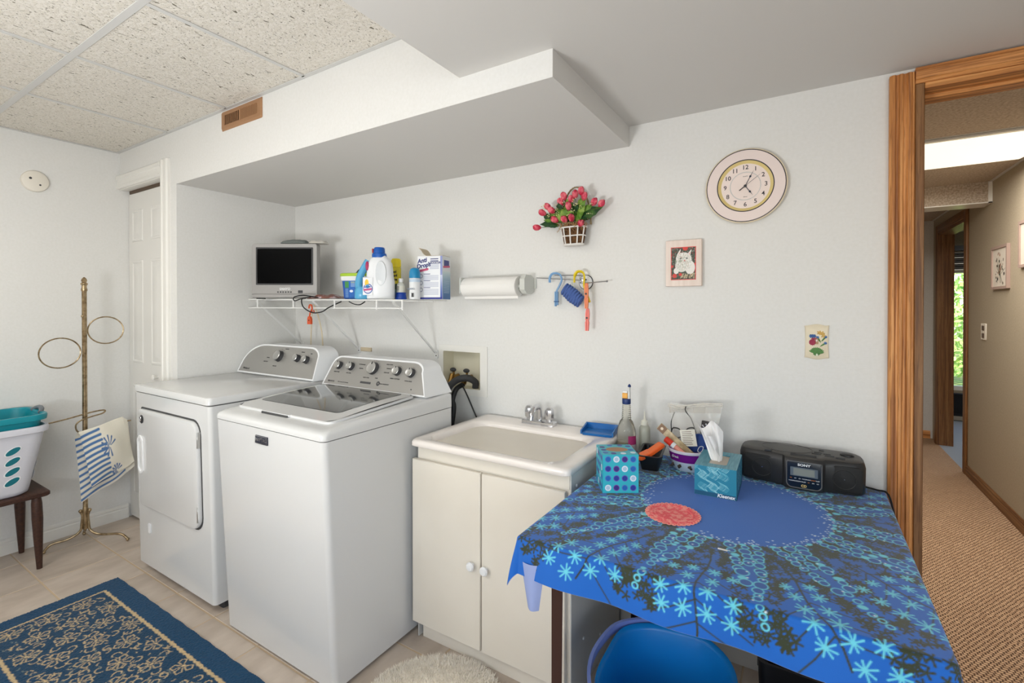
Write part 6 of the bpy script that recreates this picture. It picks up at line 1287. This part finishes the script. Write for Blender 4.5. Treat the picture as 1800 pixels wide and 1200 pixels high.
pts = [p+Vector((-.012*max(0, cos(a-pi*.82))**24, .012*max(0, cos(a-pi*.42))**24, 0)) for p, a in zip(pts, np.linspace(pi*.40, pi*1.55, 36))]
rings = []
for i, p in enumerate(pts):
    d = (pts[min(i+1, 35)]-pts[max(i-1, 0)]).normalized(); nrm = Vector((-d.y, d.x, 0)).normalized()
    rings.append([tuple(p+nrm*u+Vector((0, 0, v_))) for u, v_ in ((-.004, -.014), (.004, -.014), (.005, .012), (-.005, .012))])
loft(bm, rings); part('handle', bm, M_lav, bu, True)
sb_ = thing('straw_basket', 'dark wicker basket with orange and green straw under the table, right of the bucket', 'basket', (.03, 1.42, 0))
M_wk = mat('dark_wicker', (58, 38, 28), .7, var=((120, 78, 44), 30, 3, (1, 1, 6), .45, .65))
for k in range(15):
    z = .010+k*.017; r = .115+.035*sin(min(k/14*pi*.6, pi)); bm = B(); tube(bm, [(.03+r*(1+.03*(1 if (q+k) % 2 else -1))*cos(2*pi*q/36), 1.42+r*(1+.03*(1 if (q+k) % 2 else -1))*sin(2*pi*q/36), z) for q in range(36)], .0085, 6, closed=True); part('woven_row', bm, M_wk, sb_, True)
bm = B(); lathe(bm, [(.11, 0), (.11, .006)], 24, (.03, 1.42, 0)); part('base', bm, M_wk, sb_, True)
for c_i, (m_, nn) in enumerate(((mat('straw_orange', (196, 112, 62), .6), 26), (mat('straw_olive', (96, 98, 60), .6), 26), (mat('straw_tan', (170, 140, 92), .6), 20))):
    for k in range(nn):
        a = random.uniform(1.6, 3.6); r = random.uniform(.07, .15); x, y = .03+r*cos(a), 1.42+r*sin(a); dx, dy_ = random.uniform(.05, .14), random.uniform(-.16, -.06)
        bm = B(); tube(bm, catmull([(x, y, .18), (x+dx*.3, y+dy_*.3, .275+random.uniform(-.02, .02)), (x+dx*.8, y+dy_*.8, .285+random.uniform(-.02, .02)), (x+dx*1.3, y+dy_*1.3, .24)], 3), .0022, 4); part('straw', bm, m_, sb_, True)
bb = thing('dark_storage_bin', 'black storage bin in the shadow under the right side of the table', 'bin', (.04, 1.70, 0))
bm = B(); loft(bm, [xy(rrect(-.11, .15, 1.59, 1.82, .02, 3), .001), xy(rrect(-.12, .16, 1.58, 1.83, .02, 3), .30), xy(rrect(-.11, .15, 1.59, 1.82, .02, 3), .30), xy(rrect(-.10, .14, 1.60, 1.81, .02, 3), .05)]); part('shell', bm, M_blk, bb, True)
for s in (-.125, .16): bm = B(); box(bm, s, s+.006, 1.65, 1.76, .24, .27, .001, 1); part('handle', bm, M_dgrey, bb, True)
gb = thing('green_bottle', 'dark green bottle standing behind the bucket under the table', 'bottle', (-.47, 1.72, 0))
bm = B(); lathe(bm, [(.045, 0), (.048, .005), (.048, .20), (.040, .24), (.016, .29), (.015, .33)], 24); lathe(bm, [(.015, .33), (.001, .331)], 24); part('body', bm, mat('dark_green_bottle', (36, 70, 60), .25), gb)
for v_ in gb.children: pass
bm = B(); lathe(bm, [(.019, .325), (.019, .355), (.017, .358)], 20); part('cap', bm, M_black, gb)

# ============================================================= FLOOR TEXTILES
rg = thing('blue_area_rug', 'dark blue runner rug with a beige floral pattern in front of the dryer', 'rug', (-2.0, .70, 0))
RX0, RX1, RY0, RY1 = -2.905, -1.34, .418, .980
cv = Canvas(RX0, RX1, RY0, RY1, .0028, (24, 66, 98)); BG = (196, 172, 132); rd = random.Random(11)
ix0, ix1, iy0, iy1 = RX0+.093, RX1-.093, RY0+.088, RY1-.086
w_all = (slice(0, cv.H), slice(0, cv.W)); inner = np.maximum(np.maximum(ix0-cv.X, cv.X-ix1), np.maximum(iy0-cv.Y, cv.Y-iy1)); cv.blend(w_all, inner, (26, 62, 90))
jit = .0015*np.sin(cv.X*240)+.0012*np.sin(cv.Y*310+cv.X*90)
cv.blend(w_all, np.abs(inner+jit)-.0062, BG)
def curl(x, y, a, s, n=9, wd=.0044, turn=1):
    p = [(x, y)]
    for k in range(n): a += turn*(.28+.10*k/n*3); x += s*cos(a); y += s*sin(a); p.append((x, y))
    cv.path(p, wd, BG)
def okp(x, y, m=.012): return ix0+m < x < ix1-m and iy0+m < y < iy1-m
gx = ix0+.055; col_i = 0
while gx < ix1:
    for gy in (iy0+.06+(.058 if col_i % 2 else 0), iy0+.178+(.058 if col_i % 2 else 0), iy0+.296+(.058 if col_i % 2 else 0)):
        if gy > iy1-.02: continue
        a0 = rd.uniform(0, 6.28); cv.disc(gx, gy, .008, BG, .005, a0)
        for k in range(5):
            a = a0+2*pi*k/5; x, y = gx+.026*cos(a), gy+.026*sin(a)
            if not okp(x, y): continue
            cv.path([(gx+.012*cos(a-.35), gy+.012*sin(a-.35)), (gx+.034*cos(a-.42), gy+.034*sin(a-.42)), (gx+.042*cos(a), gy+.042*sin(a)), (gx+.034*cos(a+.42), gy+.034*sin(a+.42)), (gx+.012*cos(a+.35), gy+.012*sin(a+.35))], .0040, BG)
        for k in range(3):
            a = a0+.7+2*pi*k/3; x, y = gx+.052*cos(a), gy+.052*sin(a)
            if okp(x, y, .03): curl(x, y, a, .0062, 9, .0036, rd.choice((-1, 1)))
    gx += .112; col_i += 1
for i in range(520):
    x = rd.uniform(ix0, ix1); y = rd.uniform(iy0, iy1)
    if okp(x, y, .014):
        a = rd.uniform(0, 6.28); L = rd.uniform(.005, .013); cv.path([(x, y), (x+L*cos(a), y+L*sin(a)), (x+L*cos(a)+L*.7*cos(a+1), y+L*sin(a)+L*.7*sin(a+1))], .0032, BG if rd.random() < .7 else (120, 128, 120))
nz = np.random.rand(cv.H, cv.W); cv.a *= (.82+.36*nz)[..., None]
pile = np.random.rand(cv.H, cv.W)*.0030
edge = np.minimum(np.minimum(cv.X-RX0, RX1-cv.X), np.minimum(cv.Y-RY0, RY1-cv.Y)); hgt = .011*np.clip(edge/.004, 0, 1)**.5+.0005
M_rug = mat('rug_wool', attr=True, rough=.95, spec=.1, sheen=.2)
grid_mesh('pile', cv, lambda X, Y: np.stack([X+.0016*np.sin(Y*60)*(edge < .01), Y+.0012*np.sin(X*55)*(edge < .01), hgt+pile*(edge > .003)], -1), M_rug, rg, smooth=False)
bm = B(); box(bm, RX0+.003, RX1-.003, RY0+.003, RY1-.003, 0.0002, .006); part('backing', bm, mat('rug_backing', (70, 76, 84), .9), rg, True)
bmth = thing('round_bath_mat', 'round cream shaggy mat on the floor at the foot of the sink cabinet', 'mat', (-1.055, 1.185, 0))
M_shag = mat('cream_shag', (252, 244, 230), .95, spec=.1)
bm = B(); lathe(bm, [(.235, .0003), (.245, .004), (.240, .012), (.12, .016), (.001, .016)], 48, sx=1.0, sy=1.03); part('base_pad', bm, M_shag, bmth)
N = 26000; a = np.random.rand(N)*2*pi; r = .252*np.sqrt(np.random.rand(N)); bx_, by_ = r*np.cos(a), r*np.sin(a)*1.03
d1 = np.random.rand(N)*2*pi; wv = .0022; h = .016+.012*np.random.rand(N); lx, ly = np.random.randn(N)*.005+.004*np.cos(a)*(r > .2), np.random.randn(N)*.005+.004*np.sin(a)*(r > .2)
V = np.empty((N, 3, 3)); V[:, 0] = np.stack([bx_-wv*np.cos(d1), by_-wv*np.sin(d1), np.full(N, .010)], -1); V[:, 1] = np.stack([bx_+wv*np.cos(d1), by_+wv*np.sin(d1), np.full(N, .010)], -1); V[:, 2] = np.stack([bx_+lx, by_+ly, .010+h*.6], -1)
me = bpy.data.meshes.new('shag_pile'); me.vertices.add(3*N); me.vertices.foreach_set('co', V.reshape(-1).astype(np.float32)); me.loops.add(3*N); me.loops.foreach_set('vertex_index', np.arange(3*N, dtype=np.int32)); me.polygons.add(N); me.polygons.foreach_set('loop_start', np.arange(0, 3*N, 3, dtype=np.int32)); me.update(calc_edges=True)
finish(me, 'shag_pile', M_shag, bmth, smooth=False, stuff=True)

# ============================================================= LEFT SIDE
bn = thing('walnut_bench', 'low walnut bench with tapered legs against the left wall', 'bench', (-3.52, .35, 0))
BX0, BX1, BY0, BY1 = -3.695, -3.345, -.25, .845
bm = B(); loft(bm, [xy(rrect(BX0+i, BX1-i, BY0+i, BY1-i, .018, 4), z) for i, z in ((.006, .372), (0, .378), (0, .392), (.004, .397), (.008, .398))]); part('top', bm, M_walnut, bn, True)
for x, y in ((BX1-.030, BY1-.050), (BX0+.030, BY1-.050), (BX1-.030, BY0+.05), (BX0+.030, BY0+.05)):
    sx_ = 1 if x > -3.5 else -1; sy2 = 1 if y > 0 else -1
    bm = B(); loft(bm, [xy(ell(x+sx_*dx*.6, y+sy2*dx, r, r, 16), z) for z, r, dx in ((.372, .018, 0), (.34, .0215, .001), (.26, .0225, .003), (.12, .017, .006), (.001, .0115, .009))]); part('leg', bm, M_walnut, bn, True)
# nested laundry baskets
def bask(nm, lb, z0, z1, w0, w1, l0, l1, m, m2, cy, holes, rimh, rim_out, handle):
    t = thing(nm, lb, 'laundry basket', (-3.505, cy, z0)); th_ = .003
    def R_(wd, ln, z, r=.06): return [(a-3.505, b+cy, z) for a, b in rrect(-wd/2, wd/2, -ln/2, ln/2, r, 6)]
    bm = B(); H = z1-z0
    outer = [R_(w0-.03, l0-.03, z0), R_(w0-.008, l0-.008, z0+.008), R_(w0, l0, z0+.024), R_(w1, l1, z1)]
    inner = [R_(w1-.006, l1-.006, z1), R_(w0-.006, l0-.006, z0+.03), R_(w0-.03, l0-.03, z0+.012)]
    loft(bm, outer+inner, True, True); part('tub', bm, m, t, True, auto=50)
    bm = B(); o2 = rim_out; rr_ = [R_(w1, l1, z1-rimh), R_(w1+o2, l1+o2, z1-rimh+.004, .07), R_(w1+o2+.004, l1+o2+.004, z1-.006, .07), R_(w1+o2, l1+o2, z1+.002, .07), R_(w1-.004, l1-.004, z1+.002), R_(w1-.01, l1-.01, z1-.006)]
    loft(bm, rr_, False, False); part('rim', bm, m2, t, True, auto=50)
    return t, R_
M_bw = mat('basket_white', (214, 214, 222), .4); M_teal = mat('basket_teal', (14, 138, 152), .35)
wbk, Rw = bask('white_laundry_basket', 'white laundry basket with teal oval holes standing on the bench', .3985, .742, .27, .345, .44, .55, M_bw, M_bw, .560, True, .032, .020, False)
for side in range(2):
    for j in range(4):
        for i in range(6):
            z = .480+j*.0515; t_ = (z-.4225)/(.742-.4225)
            if side == 0:   # long face towards the room
                x = -3.505+(.27+(.075)*t_)/2+.0006; y = .705-i*.082
                M = Matrix.Translation((x, y, z)) @ Matrix.Rotation(radians(90+6.5), 4, 'Y') @ Matrix.Rotation(radians(32), 4, 'Z')
            else:
                if i > 3: continue
                y = .560+(.44+.11*t_)/2+.0006; x = -3.59+i*.056
                M = Matrix.Translation((x, y, z)) @ Matrix.Rotation(radians(-90-9), 4, 'X') @ Matrix.Rotation(radians(38), 4, 'Z')
            bm = B(); loft(bm, [[tuple(M @ Vector((a, b, c))) for a, b in ell(0, 0, .0145*k, .0300*k, 20)] for k, c in ((1.15, 0), (1.12, .0016), (.98, .0014))], True, False); h_ = part('hole_lip', bm, M_plw, wbk, True)
            bm = B(); loft(bm, [[tuple(M @ Vector((a, b, c))) for a, b in ell(0, 0, .0142, .0296, 20)] for c in (.0006, .0009)]); part('hole_showing_teal', bm, mat('teal_through_hole', (16, 112, 126), .5), h_, True)
tbk, Rt = bask('teal_laundry_basket', 'teal laundry basket nested inside the white one', .46, .800, .24, .335, .40, .535, M_teal, M_teal, .560, False, .030, .026, True)
bm = B(); tube(bm, catmull([(-3.565, .826, .797), (-3.54, .838, .810), (-3.50, .842, .816), (-3.46, .838, .810), (-3.435, .826, .797)], 5), .010, 10); part('handle_grip', bm, mat('grip_grey', (110, 116, 122), .5), tbk, True)
bm = B(); box(bm, -3.545, -3.455, .8205, .8235, .755, .783, .001, 1); part('handle_slot', bm, mat('slot_light', (206, 206, 200), .5), tbk, True)
# brass valet stand
vs_ = thing('brass_towel_stand', 'tall antique brass towel stand with rings in the left corner', 'stand', (-3.50, 1.030, 0))
PX, PY = -3.50, 1.028
def bp(nm, pts, r, n=10, k=5): return part(nm, tube(B(), catmull(pts, k), r, n), M_brass, vs_, True)
bm = B(); lathe(bm, [(.011, .085), (.0135, .09), (.0135, .20), (.0115, .21), (.0115, 1.44), (.0145, 1.445), (.0145, 1.455), (.012, 1.46), (.012, 1.475), (.016, 1.48), (.016, 1.487), (.010, 1.492), (.014, 1.503), (.010, 1.514), (.003, 1.522)], 16, (PX, PY, 0)); part('pole', bm, M_brass, vs_, True)
bm = B(); ball(bm, (PX+.008, PY-.010, 1.30), .008, 10); part('knob', bm, M_brass, vs_, True)
for ex, ey in ((.17, .145), (-.055, -.155)) if False else (((.165, .140)), ((-.045, -.165)), ((-.14, .035))):
    L = hypot(ex, ey); ux, uy = ex/L, ey/L
    pts = [(PX+ux*.020, PY+uy*.020, .185), (PX+ux*.013, PY+uy*.013, .165), (PX+ux*.016, PY+uy*.016, .12), (PX+ux*.024, PY+uy*.024, .078), (PX+ux*.07, PY+uy*.07, .050), (PX+ux*L*.8, PY+uy*L*.8, .044), (PX+ux*L*.95, PY+uy*L*.95, .024), (PX+ux*L, PY+uy*L, .009)]
    lg = bp('leg', pts, .0065)
    bm = B(); ball(bm, (PX+ux*.021, PY+uy*.021, .192), .010, 10); ball(bm, (PX+ux*L, PY+uy*L, .010), .0095, 10); part('ball_end', bm, M_brass, lg, True)
def ringp(nm, c, ry_, rz_, ang): 
    ux, uy = cos(ang), sin(ang); return part(nm, tube(B(), [(c[0]+ux*ry_*cos(a), c[1]+uy*ry_*cos(a), c[2]+rz_*sin(a)) for a in np.linspace(0, 2*pi, 48, endpoint=False)], .0036, 8, closed=True), M_brass, vs_, True)
ringp('towel_ring', (PX+.012, PY+.094, 1.217), .080, .078, radians(78)); ringp('towel_ring', (PX+.0, PY-.104, 1.098), .090, .082, radians(96))
bp('swing_arm', [(PX-.005, PY-.172, .716), (PX, PY-.08, .728), (PX+.005, PY+.03, .748), (PX+.012, PY+.085, .750), (PX+.020, PY+.075, .735), (PX+.022, PY+.02, .725), (PX+.022, PY-.025, .712), (PX+.022, PY-.046, .690), (PX+.022, PY-.040, .655), (PX+.024, PY-.010, .636), (PX+.03, PY+.06, .645), (PX+.04, PY+.14, .668), (PX+.05, PY+.20, .672)], .0040, 8)
# towel
cvb = Canvas(0, 1, 0, 1, .01, (226, 220, 206))
for k in range(11): cvb.seg(-.1, .03+k*.095, 1.1, .03+k*.095+.05, .040, (80, 116, 164))
def quadf(TL, TR, BR, BL, bul, base):
    TL, TR, BR, BL = [np.array(q, float) for q in (TL, TR, BR, BL)]
    def f(X, Y):
        X = np.clip(X, 0, 1); Y = np.clip(Y, 0, 1)
        P = (TL*(1-X[..., None])+TR*X[..., None])*Y[..., None]+(BL*(1-X[..., None])+BR*X[..., None])*(1-Y[..., None])
        P = P.copy(); P[..., 0] += base+bul*np.sin(pi*np.clip(X, 0, 1))*np.sin(pi*np.clip(Y, .0, 1))+.006*np.sin(X*9+Y*4)
        P[..., 2] += .006*np.sin(X*7)*(1-Y)
        return P
    return f
twl = thing('striped_dish_towel', 'cream dish towel with blue stripes and a blue palm motif on the brass stand', 'towel', (-3.46, 1.09, .45))
M_tow = mat('towel_print', attr=True, rough=.9, bump=(150, .5, .002, ONE))
XT = -3.462
bkf = quadf((0, .975, .615), (0, 1.200, .648), (0, 1.205, .355), (0, 1.000, .250), .022, XT-.004)
ffn = quadf((0, .990, .640), (0, 1.185, .700), (0, 1.240, .420), (0, 1.040, .330), .030, XT+.018)
def cyl(f): return f
grid_mesh('rear_flap', cvb, bkf, M_tow, twl)
cvf = Canvas(0, 1, 0, 1, .009, (232, 226, 210))
for k in range(10):
    y = .05+k*.10; cvf.seg(-.1, y-.02, .46 if k < 7 else .40, y+.02, .050, (82, 120, 168))
for x0_, y0_ in ((.52, .60), (.60, .06)):
    for k in range(9):
        a = radians(20+k*32); L = .20 if y0_ > .3 else .13
        cvf.seg(x0_+.03*cos(a), y0_+.03*sin(a), x0_+L*cos(a)*.8, y0_+L*sin(a), .012, (86, 116, 160), .034)
    cvf.ring(x0_-.06, y0_, .04, .014, (86, 116, 160)); cvf.disc(x0_-.09, y0_-.03, .018, (86, 116, 160))
grid_mesh('front_flap', cvf, ffn, M_tow, twl)
ov = Canvas(0, 1, 0, 1, .03, (232, 226, 210))
def ovf(X, Y):
    a = ffn(X, np.ones_like(X)); b = bkf(X, np.ones_like(X)); s = Y[..., None]; P = a*(1-s)+b*s; P[..., 2] += .022*np.sin(pi*Y); return P
grid_mesh('top_fold', ov, ovf, M_tow, twl)
def sdf(X, Y):
    a = ffn(np.ones_like(X), X); b = bkf(np.ones_like(X), X); s = Y[..., None]; P = a*(1-s)+b*s; P[..., 1] += .020*np.sin(pi*Y)*(1); return P
grid_mesh('side_fold', ov, sdf, M_tow, twl)
